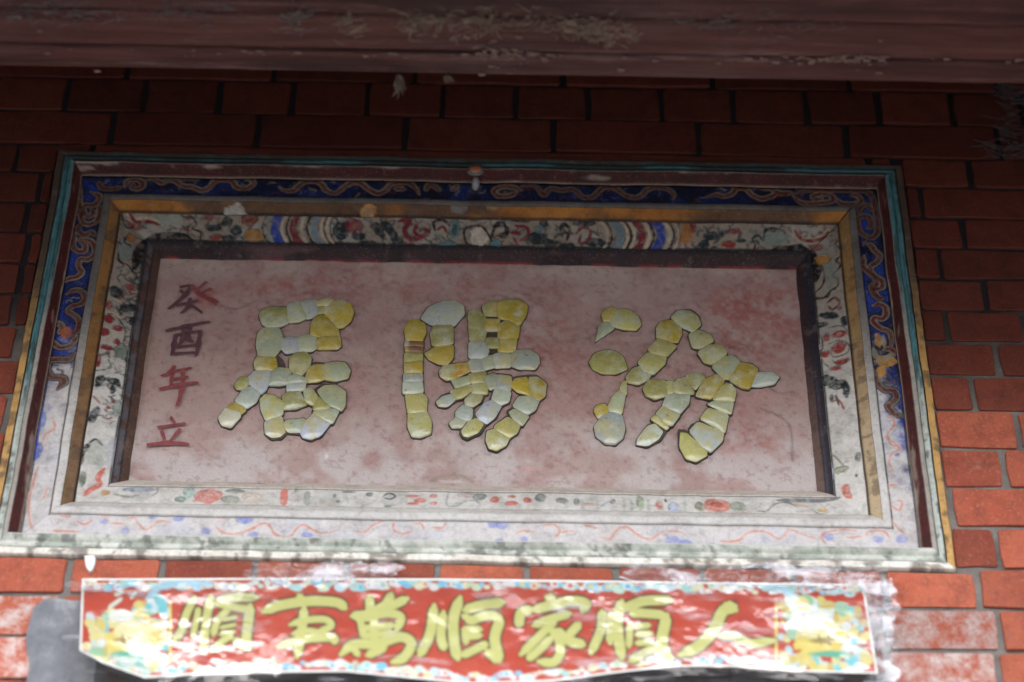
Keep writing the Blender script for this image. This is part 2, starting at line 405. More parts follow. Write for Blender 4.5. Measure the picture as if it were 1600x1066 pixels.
# courses outside the picture, above and beside the door below
zt = rows_z[1]
for m_ in range(9):
    for q in range(35):
        brick(WL+.12*q+(.06 if m_ % 2 else 0)+.005, WL+.12*(q+1)+(.06 if m_ % 2 else 0)-.005, zt+.066*m_+.004, zt+.066*(m_+1)-.004, M_BRICK, far)
zb = rows_z[19]
for m_ in range(20):
    for x0, x1 in ((WL, DOOR[0]-.02), (DOOR[1]+.02, WR)):
        n_ = int((x1-x0)/.12)
        for q in range(n_):
            brick(x0+(x1-x0)/n_*q+.005, x0+(x1-x0)/n_*(q+1)-.005, zb-.066*(m_+1)+.004, zb-.066*m_-.004, M_BRICK, far)
mesh('brickwork', far[0], far[1], M_BRICK, wall, kind='stuff')
MY = BY+.0048
V, F = boxes([(-5, FX0, MY, .3, 0, 4.7), (FX1, 5, MY, .3, 0, 4.7), (FX0, FX1, MY, .3, FZ1, 4.7), (FX0, FX1, MY, .3, DOOR[2]+.0, FZ0), (FX0, FX1, .12, .3, FZ0, FZ1)])
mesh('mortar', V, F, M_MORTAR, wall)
# weathered cement patch left of the banner
def patch(name, px, depth, thick, mat, parent):
    q = unp([p[0] for p in px], [p[1] for p in px], depth); q = cr(np.vstack([q[:, [0, 2]], q[:1, [0, 2]]]), 4)[:-1]
    n = len(q); V = [(x, depth, z) for x, z in q] + [(x, depth+thick, z) for x, z in q]; c = q.mean(0)
    V.append((c[0], depth-.0015, c[1])); F = [(2*n, k, (k+1) % n) for k in range(n)] + [(k, n+k, n+(k+1) % n, (k+1) % n) for k in range(n)]
    return mesh(name, V, F, mat, parent)
M_SMEAR = mat_simple('thin_lime_smear', [(.35, (.35, .16, .13)), (.5, (.50, .42, .42)), (.7, (.66, .64, .68))], 50, .6)
patch('cement_patch', [(52, 950), (75, 935), (108, 938), (150, 945), (175, 1000), (190, 1075), (110, 1110), (40, 1100), (46, 1040), (40, 1000)], BY-.006, .02, M_CEMENT, wall)
patch('lime_drip', [(132, 868), (148, 869), (147, 884), (141, 893), (134, 884)], BY-.004, .01, mat_simple('lime_drip', [(.3, (.6, .6, .58)), (.7, (.75, .75, .73))], 40, .8), wall)

# door below
lin = empty('door_frame', ((DOOR[0]+DOOR[1])/2, .02, 0), 'dark grey weathered timber door head under the red banner', 'door')
V, F = boxes([(DOOR[0], DOOR[1], -.004, .26, DOOR[2]-.14, DOOR[2])]); mesh('lintel', V, F, M_LINTEL, lin)
V, F = boxes([(DOOR[0], DOOR[0]+.08, .0, .26, .0, DOOR[2]-.142), (DOOR[1]-.08, DOOR[1], .0, .26, 0, DOOR[2]-.142)]); mesh('door_post', V, F, M_LINTEL, lin)
V, F = boxes([(DOOR[0]+.082, -.002, .09, .13, 0, DOOR[2]-.142), (.002, DOOR[1]-.082, .09, .13, 0, DOOR[2]-.142)]); mesh('door_leaf', V, F, M_LINTEL, lin)

# ------------------------------------------------------------------ the plaque
plaque = empty('name_plaque', (0, .02, FZ0), 'large recessed plaque with painted scroll and flower borders and porcelain shard characters', 'plaque')
def band(name, prof, step, paint=None, base=None, mat=None, rough_amp=.0006):
    """mitred border: prof is a list of (distance in from the outer edge, depth)"""
    Vs, Fs, Cs, nb = [], [], [], 0
    S = np.array([p[0] for p in prof]); D = np.array([p[1] for p in prof])
    for side in 'TRBL':
        L = W_ if side in 'TB' else H_
        n = int(L/step)+2; t = np.linspace(-1, 1, n)[None, :]; s = S[:, None]; half = L/2 - s
        a = t*half
        if side == 'T': X, Z = a, (H_/2 - s) + 0*a
        if side == 'B': X, Z = -a, -(H_/2 - s) + 0*a
        if side == 'R': Z, X = -a, (W_/2 - s) + 0*a
        if side == 'L': Z, X = a, -(W_/2 - s) + 0*a
        Z = Z+ZC; Y = D[:, None] + 0*a
        Y = Y + (fbm(X, Z, 60, 9, 3)-.5)*rough_amp*2.6 + (fbm(X, Z, 9, 19, 3)-.5)*.003
        wob = (fbm(X*.3, Z*.3, 40, 4, 3)-.5)*.0034
        if side in 'TB': Z = Z+wob
        else: X = X+wob
        P = np.stack([X, Y, Z], -1).reshape(-1, 3)
        sc_ = np.broadcast_to(s, X.shape).ravel()
        Vs.append(P); Fs.append(grid_faces(n, len(S), nb)); nb += len(P)
        Cs.append(base(side, P[:, 0], P[:, 2], sc_))
    V = np.vstack(Vs); F = np.vstack(Fs); Cc = np.vstack(Cs)
    if paint:
        pt = Paint(V[:, 0].copy(), V[:, 2].copy(), Cc, D.mean()); paint(pt); Cc = pt.c
    return mesh(name, V, F, mat or M_PAINT, plaque, smooth=True, colors=Cc)
def lerp(a, b, t): t = np.asarray(t)[:, None]; return np.array(a)[None]*(1-t)+np.array(b)[None]*t
def imy(X, Z, d=.01): return prj(np.stack([X, 0*X+d, Z], -1))
def over(c, colr, a): a = np.asarray(a)[:, None]; return c*(1-a)+np.array(colr)[None]*a
def lines(s, lst, c):
    for s0, wd, k in lst: c = over(c, k, np.clip(1.3-abs(s-s0)/wd, 0, 1))
    return c
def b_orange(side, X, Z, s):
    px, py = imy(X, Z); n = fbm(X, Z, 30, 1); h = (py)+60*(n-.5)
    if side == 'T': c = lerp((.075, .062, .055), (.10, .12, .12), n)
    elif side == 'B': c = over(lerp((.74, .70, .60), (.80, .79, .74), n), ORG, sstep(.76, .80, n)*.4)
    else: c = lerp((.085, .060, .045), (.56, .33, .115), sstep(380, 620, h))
    return over(c, (.10, .07, .05), sstep(.52, .66, fbm(X, Z, 70, 15))*.7)
def b_turq(side, X, Z, s):
    px, py = imy(X, Z); n = fbm(X, Z, 40, 2); h = py+90*(n-.5); T = X if side in 'TB' else Z
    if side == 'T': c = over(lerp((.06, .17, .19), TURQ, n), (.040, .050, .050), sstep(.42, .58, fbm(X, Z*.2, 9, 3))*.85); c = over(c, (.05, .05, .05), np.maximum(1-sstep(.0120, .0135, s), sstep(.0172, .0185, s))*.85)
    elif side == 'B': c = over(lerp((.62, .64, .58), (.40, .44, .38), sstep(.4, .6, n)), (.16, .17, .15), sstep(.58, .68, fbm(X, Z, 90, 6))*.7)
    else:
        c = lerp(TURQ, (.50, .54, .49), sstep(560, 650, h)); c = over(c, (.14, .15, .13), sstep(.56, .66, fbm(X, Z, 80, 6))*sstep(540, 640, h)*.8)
    if side in 'RL': c = over(c, (.05, .07, .07), sstep(.50, .62, fbm(T*.3, s*4, 70, 9))*.75*(1-sstep(600, 680, py))); c = over(c, (.40, .37, .33), sstep(.0215, .0225, s)*sstep(420, 560, py)); c = over(c, (.05, .045, .045), (1-sstep(.0118, .013, s))*.8)
    c = lines(s, [(.0108, .0010, BLACK)] if side != 'B' else [], c)
    return lines(s, [(.0212, .0010, BLACK)] if side in 'RL' else [], c)
def b_redm(side, X, Z, s):
    px, py = imy(X, Z); n = fbm(X, Z, 50, 3)
    c = lerp((.105, .016, .015), (.050, .020, .019), n); c = c*(.65 if side == 'T' else 1.)  # top run darkened against bounce light, shade put into its red
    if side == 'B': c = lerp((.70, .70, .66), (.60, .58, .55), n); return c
    T = X if side in 'TB' else Z
    c = over(c, (.40, .33, .28), sstep(.60, .72, fbm(T*.25, s*3, 60, 8))*.6)
    c = over(c, (.36, .32, .29) if side != 'B' else PALE, 1-sstep(.0285, .0300, s))
    return over(c, (.40, .30, .24), sstep(.0385, .0395, s))
def b_blue(side, X, Z, s):
    px, py = imy(X, Z, .017); n = fbm(X, Z, 18, 4); f = fbm(X, Z, 70, 5)
    blue = lerp((.012, .016, .055), (.020, .038, .18), sstep(.35, .7, n))  # top run's blue kept darker to strengthen the light falloff by colour
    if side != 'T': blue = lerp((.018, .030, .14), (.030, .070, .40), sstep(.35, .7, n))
    worn = lerp((.57, .52, .51), (.67, .65, .64), f); worn = over(worn, (.50, .52, .58), sstep(.52, .7, n)*.4)  # faded paint, whitened partly by glare put into the colour
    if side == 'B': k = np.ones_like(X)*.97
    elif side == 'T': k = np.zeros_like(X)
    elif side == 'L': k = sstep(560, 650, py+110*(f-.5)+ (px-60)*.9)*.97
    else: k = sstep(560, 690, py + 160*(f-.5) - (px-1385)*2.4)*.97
    c = blue*(1-k[:, None]) + worn*k[:, None]  # worn: faded paint, with some glare put into the colour
    c = over(c, (.012, .012, .018) if side in 'TRL' else (.5, .48, .46), sstep(.55, .66, fbm(X, Z, 45, 14))*(.75 if side != 'B' else .3)*(1-.8*k))
    ln = [(.0420, .0012, BLACK if side != 'B' else (.35, .35, .35)), (.0757, .0012, BLACK if side != 'B' else (.40, .40, .40))]
    return lines(s, ln, c)
def b_grey(side, X, Z, s):
    px, py = imy(X, Z); n = fbm(X, Z, 30, 6); c = lerp((.11, .105, .10), (.21, .195, .18), n)
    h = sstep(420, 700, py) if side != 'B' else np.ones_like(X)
    if side == 'T': h = h*0  # top stays dark: the fillet's colour carries some of the light gradient
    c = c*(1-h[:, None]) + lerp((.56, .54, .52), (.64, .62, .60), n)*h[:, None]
    return c
def b_gold(side, X, Z, s):
    px, py = imy(X, Z); n = fbm(X, Z, 26, 7); f = fbm(X, Z, 60, 8)
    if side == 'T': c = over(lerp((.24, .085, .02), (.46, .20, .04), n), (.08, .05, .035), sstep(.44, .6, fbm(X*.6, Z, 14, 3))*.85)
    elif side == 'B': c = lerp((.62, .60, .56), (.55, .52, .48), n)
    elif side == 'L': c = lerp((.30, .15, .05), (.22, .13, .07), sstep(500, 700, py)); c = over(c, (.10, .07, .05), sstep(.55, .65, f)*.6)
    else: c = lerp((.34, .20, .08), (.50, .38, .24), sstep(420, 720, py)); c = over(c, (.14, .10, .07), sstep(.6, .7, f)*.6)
    return lines(s, [(.1042, .0013, BLACK if side != 'B' else GREY)], c)
def b_flor(side, X, Z, s):
    px, py = imy(X, Z, .035); n = fbm(X, Z, 22, 9); f = fbm(X, Z, 80, 10)
    c = lerp((.23, .19, .15), (.38, .32, .26), n)
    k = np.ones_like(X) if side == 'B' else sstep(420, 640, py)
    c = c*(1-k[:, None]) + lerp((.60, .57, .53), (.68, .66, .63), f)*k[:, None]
    c = over(c, (.36, .38, .36), sstep(.6, .7, n)*.4)
    if side == 'B': c = over(c, (.72, .64, .56), sstep(.1450, .1456, s))
    ln = [(.1468, .0016, BLACK)] if side in 'TRL' else [(.1441, .0013, (.10, .10, .10))]
    return lines(s, ln, c)
def b_rim(side, X, Z, s):
    px, py = imy(X, Z); n = fbm(X, Z, 26, 11); f = fbm(X, Z, 60, 12)
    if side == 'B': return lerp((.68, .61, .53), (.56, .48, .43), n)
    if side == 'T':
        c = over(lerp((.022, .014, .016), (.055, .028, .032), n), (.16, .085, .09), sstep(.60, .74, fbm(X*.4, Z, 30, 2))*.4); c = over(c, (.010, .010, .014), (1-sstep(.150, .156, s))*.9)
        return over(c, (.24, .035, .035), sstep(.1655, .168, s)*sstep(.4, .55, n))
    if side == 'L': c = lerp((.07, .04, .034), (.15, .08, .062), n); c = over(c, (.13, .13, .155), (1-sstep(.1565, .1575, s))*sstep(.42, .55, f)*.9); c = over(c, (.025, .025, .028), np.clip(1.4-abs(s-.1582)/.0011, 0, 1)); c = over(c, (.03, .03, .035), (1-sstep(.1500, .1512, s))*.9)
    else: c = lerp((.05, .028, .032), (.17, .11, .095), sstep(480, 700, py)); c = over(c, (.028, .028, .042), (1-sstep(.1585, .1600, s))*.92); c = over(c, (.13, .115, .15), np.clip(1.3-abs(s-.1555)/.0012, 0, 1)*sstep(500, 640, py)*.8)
    return over(c, (.24, .17, .14), sstep(.66, .76, f)*.3)

# strokes of the scroll border, read from the photograph
K4 = (60, 220, 4); K5 = (400, 220, 4); K6 = (750, 220, 4); K7 = (1100, 220, 4); KR = (1240, 440, 4.1); KL = (0, 440, 4.1)
B1 = (0, 680, 4); B2 = (380, 680, 4); B3 = (760, 680, 4); B4 = (1140, 680, 4)
SCROLL = [
 (K4, [(380,260),(400,295),(460,300),(520,290)]), (K4, [(540,290),(560,252),(620,245),(655,270),(630,300),(590,295),(595,272)]),
 (K4, [(660,250),(720,240),(770,262),(800,250),(850,250),(900,280),(960,290),(1020,310),(1070,290),(1100,255),(1150,242),(1210,252),(1240,290),(1300,295),(1345,265),(1320,242),(1295,245)]),
 (K4, [(880,240),(940,235),(1000,245)]),
 (K5, [(145,290),(175,310),(230,310),(270,280),(300,257),(360,253),(410,270),(440,310),(500,325),(560,282),(610,262),(660,270),(700,300),(760,330),(810,310),(840,277),(900,262),(960,270),(1000,300),(1020,335)]),
 (K5, [(870,300),(930,305)]), (K5, [(1060,310),(1090,275),(1150,310)]), (K5, [(1225,310),(1262,280)]),
 (K6, [(260,310),(200,292),(130,292),(90,315),(120,345),(190,340),(230,322)]),
 (K6, [(260,285),(340,285),(380,320),(400,340),(440,302),(510,310),(560,302),(600,312),(640,350),(700,350),(740,320),(770,292),(840,292),(880,320),(930,350),(1000,350),(1040,312),(1100,295),(1170,305),(1215,340),(1205,365)]),
 (K7, [(20,350),(80,340),(130,350),(180,330),(200,302),(260,302),(300,340),(360,365),(420,350),(450,332),(520,340)]),
 (K7, [(350,300),(420,302),(480,330),(550,325)]),
 (K7, [(560,335),(640,314),(760,310),(900,312),(1010,316),(1052,355),(1075,450),(1085,560),(1055,605),(1010,595),(970,560),(960,500),(990,472),(1035,482),(1045,540),(1020,548)]),
 (K7, [(560,350),(620,390),(720,388),(800,375),(795,342),(740,334),(685,345),(695,365),(740,360)]),
 (K7, [(820,360),(860,390),(930,395),(980,380),(960,345),(920,342)]), (K7, [(965,450),(980,415),(1020,405),(1050,440)]),
 (K7, [(1000,640),(1040,650),(1070,690),(1100,720),(1080,760),(1040,790),(1060,840),(1110,870),(1110,920),(1060,930),(1080,970),(1110,990)]),
 (K7, [(1000,720),(995,780),(1040,830),(1080,880),(1070,925)]),
 (KR, [(500,10),(505,60),(530,100),(570,110)]), (KR, [(510,155),(550,145),(590,170),(590,220),(560,240),(520,232),(512,260),(560,300),(610,320),(632,370),(622,420)]),
 (KR, [(512,430),(530,480),(590,490),(640,460),(620,432),(580,437)]), (KR, [(510,560),(530,630),(580,690),(640,700),(660,740),(630,780),(610,800),(650,850),(690,860)]),
 (K4, [(330,322),(380,342),(372,380),(340,402),(292,402),(280,440),(310,470),(340,450),(330,425)]), (K4, [(262,250),(256,350),(268,480),(300,520),(360,500),(382,440),(376,392)]),
 (K4, [(262,520),(252,560),(290,590),(330,570),(352,590)]), (K4, [(232,580),(215,640),(230,680),(280,692),(290,650),(250,620)]),
 (K4, [(260,610),(320,620),(352,660),(350,710),(310,740),(262,740),(250,780),(270,820),(240,850),(190,862),(172,880)]),
 (KL, [(430,80),(470,55),(520,60),(545,100),(520,140),(460,160),(440,190),(480,220),(510,260),(490,320),(450,350)]),
 (KL, [(340,280),(380,270),(400,300),(380,330)]), (KL, [(330,380),(380,420),(450,410),(490,350)]),
 (KL, [(480,460),(440,500),(370,500),(312,512),(302,570),(330,612),(400,620),(410,650),(370,690)]),
]
FAINT = [
 (KR, [(600,870),(640,880),(640,930),(600,980),(620,1040),(680,1060)]), (B4, [(970,10),(1030,50),(1060,90),(1010,120),(1000,180),(1030,240)]),
 (B4, [(1050,310),(1000,320),(980,380),(1010,440),(1060,470),(1080,420),(1050,410)]), (B4, [(1010,530),(1060,590),(1100,620)]),
 (B4, [(1000,640),(960,602),(880,602),(850,630)]), (B4, [(540,650),(450,620),(380,592),(330,640),(300,650),(240,612),(170,600),(100,620),(60,660),(0,665)]),
 (B4, [(800,600),(700,592),(600,610),(572,640),(600,680)]), (B4, [(730,640),(780,640),(820,630)]),
 (B3, [(350,570),(420,562),(460,600),(430,640)]), (B3, [(470,610),(540,600)]), (B3, [(610,562),(690,580)]),
 (B3, [(710,640),(770,650),(800,610),(840,577),(890,577),(940,620),(1010,650),(1060,630),(1100,602),(1200,602),(1250,620)]),
 (B3, [(1460,660),(1520,665),(1600,650)]), (B3, [(180,620),(230,600),(300,610)]),
 (B2, [(0,610),(60,590),(110,557),(160,562),(190,610),(240,640),(300,630),(340,580),(380,562),(430,590),(500,615),(600,590)]),
 (B2, [(690,600),(760,605),(810,562),(880,535)]), (B2, [(940,540),(940,590),(990,615),(1060,600)]), (B2, [(1060,552),(1110,552),(1130,590)]), (B2, [(1180,575),(1240,580),(1270,550)]),
 (B1, [(380,505),(440,510)]), (B1, [(480,540),(530,560),(580,530)]), (B1, [(620,492),(680,520)]), (B1, [(690,550),(770,552)]),
 (B1, [(790,520),(840,515),(870,560),(910,590),(960,562),(1000,535),(1060,545)]), (B1, [(1350,520),(1410,517)]), (B1, [(1350,570),(1390,610),(1480,620),(1560,592),(1600,570)]),
 (B1, [(240,200),(212,280),(185,400),(180,500),(200,590)]), (B1, [(300,330),(270,400)]), (B1, [(330,600),(500,605)]), (KL, [(340,880),(350,940),(290,980),(270,1040)]),
]
def p_scroll(p):
    q = random.Random(5)
    for i in range(230):
        if i < 150: x_, y_ = q.uniform(130, 1380), 302+q.uniform(-12, 12); y_ += (x_-1000)*.0145
        elif i < 175: y_ = q.uniform(300, 620); x_ = 1381+(y_-562)*.128+q.uniform(-15, 15)
        else: y_ = q.uniform(300, 600); x_ = 118-(y_-440)*.16+q.uniform(-16, 16)
        a_ = q.uniform(0, 6.3); pts = [(x_, y_)]
        for k_ in range(3): a_ += q.uniform(.3, 1.3)*q.choice((-1, 1)); pts.append((pts[-1][0]+5*math.cos(a_), pts[-1][1]+3.5*math.sin(a_)))
        p.stroke(pts, q.uniform(.0015, .0035), q.choice([(.015,.016,.05), (.015,.016,.05), (.35,.30,.22), (.16,.03,.03), (.10,.13,.2)]), .75)
    P = [C(*k, pts) for k, pts in SCROLL]
    for q in P: p.stroke(q, .0145, (.012, .012, .03))
    for i, q in enumerate(P): p.stroke(q, .0102, (.38, .31, .23) if i % 3 else (.24, .22, .17))
    for q in P: p.stroke(q, .0052, (.15, .030, .026), off=-.0010); p.stroke(q, .0016, (.02, .02, .03), off=.0022)
    p.blob(*C(*KR, [(590,510)])[0], .016, .010, ORG); p.blob(*C(*KR, [(545,380)])[0], .006, .014, ORG); p.blob(*C(*KR, [(575,385)])[0], .004, .012, (.4, .35, .25))
    p.stroke(C(*KR, [(512,430),(530,480),(590,492),(640,462)]), .007, (.28, .28, .22))
    p.blob(*C(*KL, [(425,330)])[0], .008, .012, (.45, .14, .05)); p.blob(*C(*KR, [(560,580)])[0], .006, .012, ORG)
    for k, q in FAINT: p.stroke(C(*k, q), .0075, (.64, .60, .55), .6)
    for i, (k, q) in enumerate(FAINT): p.stroke(C(*k, q), .0036, PINK if i % 2 else (.60, .22, .17), .8)
    for i, (k, q) in enumerate(FAINT):
        if i % 3 == 0: p.stroke([(x+3, y+5) for x, y in C(*k, q)], .002, (.30, .33, .30), .5)
    for k, x, y, r in ((B4,930,655,.008),(B4,1080,655,.009),(B4,620,640,.008),(B3,235,655,.005),(B3,1410,685,.005),(B3,1170,670,.012),(B3,1245,680,.010),(B3,80,665,.006),
                       (B1,960,500,.007),(B1,650,540,.006),(B1,1120,520,.007),(B1,1510,530,.008),(B1,1290,600,.007),(B1,780,600,.006),(B2,400,630,.008),(B2,20,530,.008),(B2,1560,560,.008),(B2,60,630,.008),(B3,100,560,.010)):
        p.blob(*C(*k, [(x, y)])[0], r, r*.8, (.14, .20, .55), 0, .6)
    # plaster spill above the panel and worn places
    p.blob(742, 292, .010, .012, (.06, .06, .07), 0, .8)
    for q in ([(70,600),(62,640),(56,690),(50,720)], [(1408,600),(1414,640)]): p.stroke(q, .007, (.03,.07,.42), .85)
    p.blob(57, 705, .009, .016, (.05,.10,.45), 0, .8); p.blob(66, 655, .006, .020, (.10,.17,.50), 0, .7)
def p_gold(p):
    p.blob(575, 330, .012, .010, (.50, .26, .10)); p.blob(575, 331, .007, .006, (.32, .22, .12)); p.blob(367, 330, .016, .012, (.42, .40, .36)); p.blob(717, 327, .012, .008, (.18, .17, .16)); p.blob(770, 325, .010, .007, (.34, .2, .1))
def arcs(p, k, sgn, y0, y1, lst):
    for x, wd, c in lst:
        p.stroke(C(*k, [(x+sgn*66, y0), (x+sgn*22, y0+(y1-y0)*.2), (x, (y0+y1)/2), (x+sgn*22, y0+(y1-y0)*.8), (x+sgn*60, y1)]), wd, c, taper=False)
def p_floral(p):
    S = lambda k, pts, w_, c, a=1.: p.stroke(C(*k, pts), w_, c, a)
    qr = random.Random(3)
    def Bl(k, x, y, rx, ry, c, ang=0, a=1.):
        X0, Y0 = C(*k, [(x, y)])[0]; p.blob(X0, Y0, rx/k[2]/1000*.97, ry/k[2]/1000*1.25, c, ang, a)
        if max(rx, ry) < 20 or a < 1: return
        dark = sum(c) < .25; tone = tuple(min(.6, v*2.2+.06) for v in c) if dark else tuple(v*.55 for v in c)
        for i in range(3):                               # petal and vein strokes inside the blot
            a_ = qr.uniform(0, 6.3); r1, r2 = rx/k[2]*.55, ry/k[2]*.55
            pts = [(X0+r1*math.cos(a_+t)*(1.5-t*.5), Y0+r2*math.sin(a_+t)*(1.5-t*.5)) for t in (0, .5, 1., 1.5)]
            p.stroke(pts, .0014, tone, .75)
        if not dark:
            pts = [(X0+rx/k[2]*1.05*math.cos(t*.9+2.5), Y0+ry/k[2]*1.05*math.sin(t*.9+2.5)) for t in range(5)]
            p.stroke(pts, .0013, (.08, .07, .07) if c[0] < .55 else tuple(v*.5 for v in c), .8)
    DR = (.17, .022, .03); GG = (.22, .26, .23)
    q = random.Random(9)
    for i in range(520):
        if i < 380: x_, y_ = q.uniform(190, 1310), 368+q.uniform(-20, 20); y_ += (x_-1000)*.0145
        elif i < 270: y_ = q.uniform(390, 660); x_ = 1305+(y_-562)*.11+q.uniform(-20, 20)
        else: y_ = q.uniform(390, 660); x_ = 190-(y_-562)*.14+q.uniform(-22, 22)
        a_ = q.uniform(0, 6.3); pts = [(x_, y_)]
        for k_ in range(3): a_ += q.uniform(.2, 1.2)*q.choice((-1, 1)); pts.append((pts[-1][0]+6*math.cos(a_), pts[-1][1]+4*math.sin(a_)))
        p.stroke(pts, q.uniform(.0014, .0052), q.choice([(.02,.02,.03), (.02,.02,.03),(.02,.02,.03), (.03,.045,.05), (.03,.045,.05), (.17,.03,.03), (.28,.28,.24), (.10,.14,.15)]), .7)
    # upper left corner
    Bl(K4, 800, 500, 110, 42, (.30,.32,.27)); Bl(K4, 540, 690, 40, 70, (.24,.27,.25)); S(K4, [(600,790),(640,660),(720,600),(850,588),(950,602)], .016, BLACK)
    S(K4, [(560,462),(600,505),(680,505),(770,530)], .010, CREAM); S(K4, [(570,470),(610,515),(690,515),(760,530)], .006, DR); Bl(K4, 600, 540, 50, 22, (.25,.1,.08))
    for q in ([(520,450),(540,540),(580,550),(600,520)],[(560,600),(540,640),(580,660)],[(500,720),(512,770),(560,780),(600,820),(640,800)],[(880,460),(910,492),(960,492),(990,530),(960,545),(1010,565),(1010,600)],[(480,640),(520,660)]): S(K4, q, .0028, BLACK)
    Bl(K4, 580, 612, 30, 26, (.40,.18,.05))
    Bl(K4, 1070, 495, 34, 16, DR); Bl(K4, 1110, 588, 40, 14, (.3,.04,.03))
    for x, y, a_, b_, g_ in ((1090,545,50,16,0),(1180,515,34,26,20),(1190,592,44,20,0),(1235,555,34,34,0)): Bl(K4, x, y, a_, b_, LEAF, g_)
    Bl(K4, 1320, 505, 50, 36, (.14,.04,.03)); Bl(K4, 1340, 585, 56, 34, (.36,.18,.05)); Bl(K4, 1230, 450, 78, 30, (.44,.40,.35))
    # bands of arcs
    arcs(p, K5, 1, 462, 640, [(40,.002,BLACK),(72,.004,GG),(118,.014,(.03,.06,.30)),(160,.004,CREAM),(190,.003,BLACK),(232,.011,DR),(282,.005,CREAM),(318,.004,BLACK),(362,.010,(.18,.24,.28)),(405,.004,CREAM),(424,.002,BLACK),(442,.003,CREAM),(464,.002,BLACK)])
    arcs(p, K6, -1, 512, 680, [(800,.003,CREAM),(826,.0025,BLACK),(880,.013,(.16,.23,.26)),(925,.004,CREAM),(946,.003,BLACK),(968,.004,CREAM),(1015,.011,DR),(1060,.005,CREAM),(1088,.003,BLACK),(1135,.014,(.03,.06,.32)),(1188,.005,CREAM),(1215,.003,BLACK),(1244,.003,CREAM)])
    # flowers of the upper band
    for x, y, a_, b_, c, g_ in ((530,560,56,44,LEAF,0),(640,590,46,22,LEAF,0),(620,542,52,38,DR,0),(620,542,22,16,(.4,.15,.12),0),(762,562,28,56,LEAF,40),(700,622,56,13,LEAF,0),(842,570,28,60,LEAF,40),(885,612,44,18,LEAF,0),(1240,560,32,44,TEAL,0),(1240,560,16,30,LEAF,0),(1200,630,56,18,TEAL,0)): Bl(K5, x, y, a_, b_, c, g_)
    p.stroke(C(*K5, [(500,470),(800,466),(1200,470),(1580,476)]), .0018, (.05,.04,.04), .7)
    S(K5, [(890,520),(960,512),(930,560),(960,602),(1020,602)], .008, DR); S(K5, [(1010,530),(992,570),(1040,592),(1080,570),(1050,547)], .006, DR); S(K5, [(1120,562),(1110,522),(1170,512),(1210,540)], .005, BLACK); S(K5, [(1130,560),(1170,545),(1190,570)], .004, DR)
    Bl(K5, 1400, 590, 66, 46, (.56,.50,.42)); S(K5, [(1345,540),(1302,562),(1312,620),(1370,642)], .0035, BLACK); S(K5, [(1345,540),(1410,545),(1450,580),(1490,642)], .0035, BLACK); S(K5, [(1480,562),(1500,532),(1550,532),(1562,570),(1520,582)], .004, BLACK); Bl(K5, 1500, 630, 34, 24, TEAL)
    S(K6, [(70,600),(100,545),(170,552),(162,592),(112,592)], .005, BLACK); S(K6, [(220,542),(290,552),(300,590),(250,612)], .005, DR); S(K6, [(190,575),(250,577)], .006, DR); S(K6, [(210,600),(240,640)], .004, DR)
    for x, y, a_, b_, c in ((360,602,62,34,LEAF),(250,515,66,14,LEAF),(400,532,32,18,LEAF),(440,622,66,17,LEAF),(540,642,60,22,LEAF),(650,532,76,15,LEAF),(722,622,62,22,LEAF),(110,650,60,16,TEAL),(370,560,30,20,TEAL)): Bl(K6, x, y, a_, b_, c)
    S(K6, [(500,562),(520,532),(560,562),(542,612)], .005, BLACK); S(K6, [(600,582),(640,552),(690,570),(672,620),(622,622),(632,582)], .005, DR)
    Bl(K6, 1290, 592, 44, 56, (.42,.17,.05)); Bl(K6, 1332, 560, 22, 30, DR)
    for x, y, a_, b_, c, g_ in ((60,600,64,22,LEAF,0),(5,640,34,28,LEAF,0),(80,668,44,16,LEAF,-40),(225,622,34,10,LEAF,0),(190,575,44,16,DR,0),(155,640,44,16,(.3,.04,.03),0),(430,612,110,36,GG,0)): Bl(K7, x, y, a_, b_, c, g_)
    for q in ([(300,690),(322,642),(302,612),(340,597),(370,620),(382,572),(430,562),(500,572)],[(660,640),(700,700),(692,740),(760,770),(800,740)],[(740,780),(752,850),(740,900),(700,930)],[(820,670),(852,700)],[(860,740),(822,762),(850,800),(802,850),(832,880),(832,920),(790,942),(770,975),(700,962)]): S(K7, q, .003, BLACK)
    Bl(K7, 790, 830, 40, 90, GG, 0, .7); S(K7, [(400,680),(520,668),(600,662),(672,700),(706,780),(700,860)], .015, BLACK)
    S(K7, [(560,565),(582,600),(640,622),(740,612),(780,572)], .010, CREAM); S(K7, [(565,570),(590,602),(645,622),(740,612),(775,578)], .006, DR); Bl(K7, 740, 740, 42, 34, (.48,.24,.05)); Bl(K7, 700, 660, 40, 20, (.25,.06,.05))
    # right side
    S(KR, [(212,135),(262,110),(292,150),(250,182),(222,152)], .004, (.12,.02,.03)); Bl(KR, 292, 182, 16, 12, (.12,.02,.03))
    for x, y, a_, b_, g_ in ((230,215,60,22,-25),(180,262,42,18,-10),(322,270,24,36,0),(220,620,54,34,0),(282,662,54,30,0),(336,700,20,52,0),(245,740,12,22,0)): Bl(KR, x, y, a_, b_, LEAF, g_)
    Bl(KR, 270, 430, 95, 105, (.55,.50,.44))
    for x, y, a_, b_ in ((215,350,20,24),(290,348,44,22),(292,430,50,34),(208,452,26,22),(312,520,42,18),(268,552,32,14)): Bl(KR, x, y, a_, b_, (.36,.05,.05))
    for q in ([(230,292),(290,292),(340,332),(362,400)],[(180,330),(190,400),(175,470),(230,540)],[(230,390),(290,385),(350,420),(340,470),(260,480),(235,440)],[(250,500),(300,540),(350,500)]): S(KR, q, .0022, (.10,.08,.08))
    S(KR, [(240,762),(292,762),(322,822)], .003, (.35,.08,.07)); S(KR, [(270,722),(292,792)], .003, (.10,.08,.08)); S(KR, [(130,90),(190,100),(240,60),(270,60)], .003, BLACK)
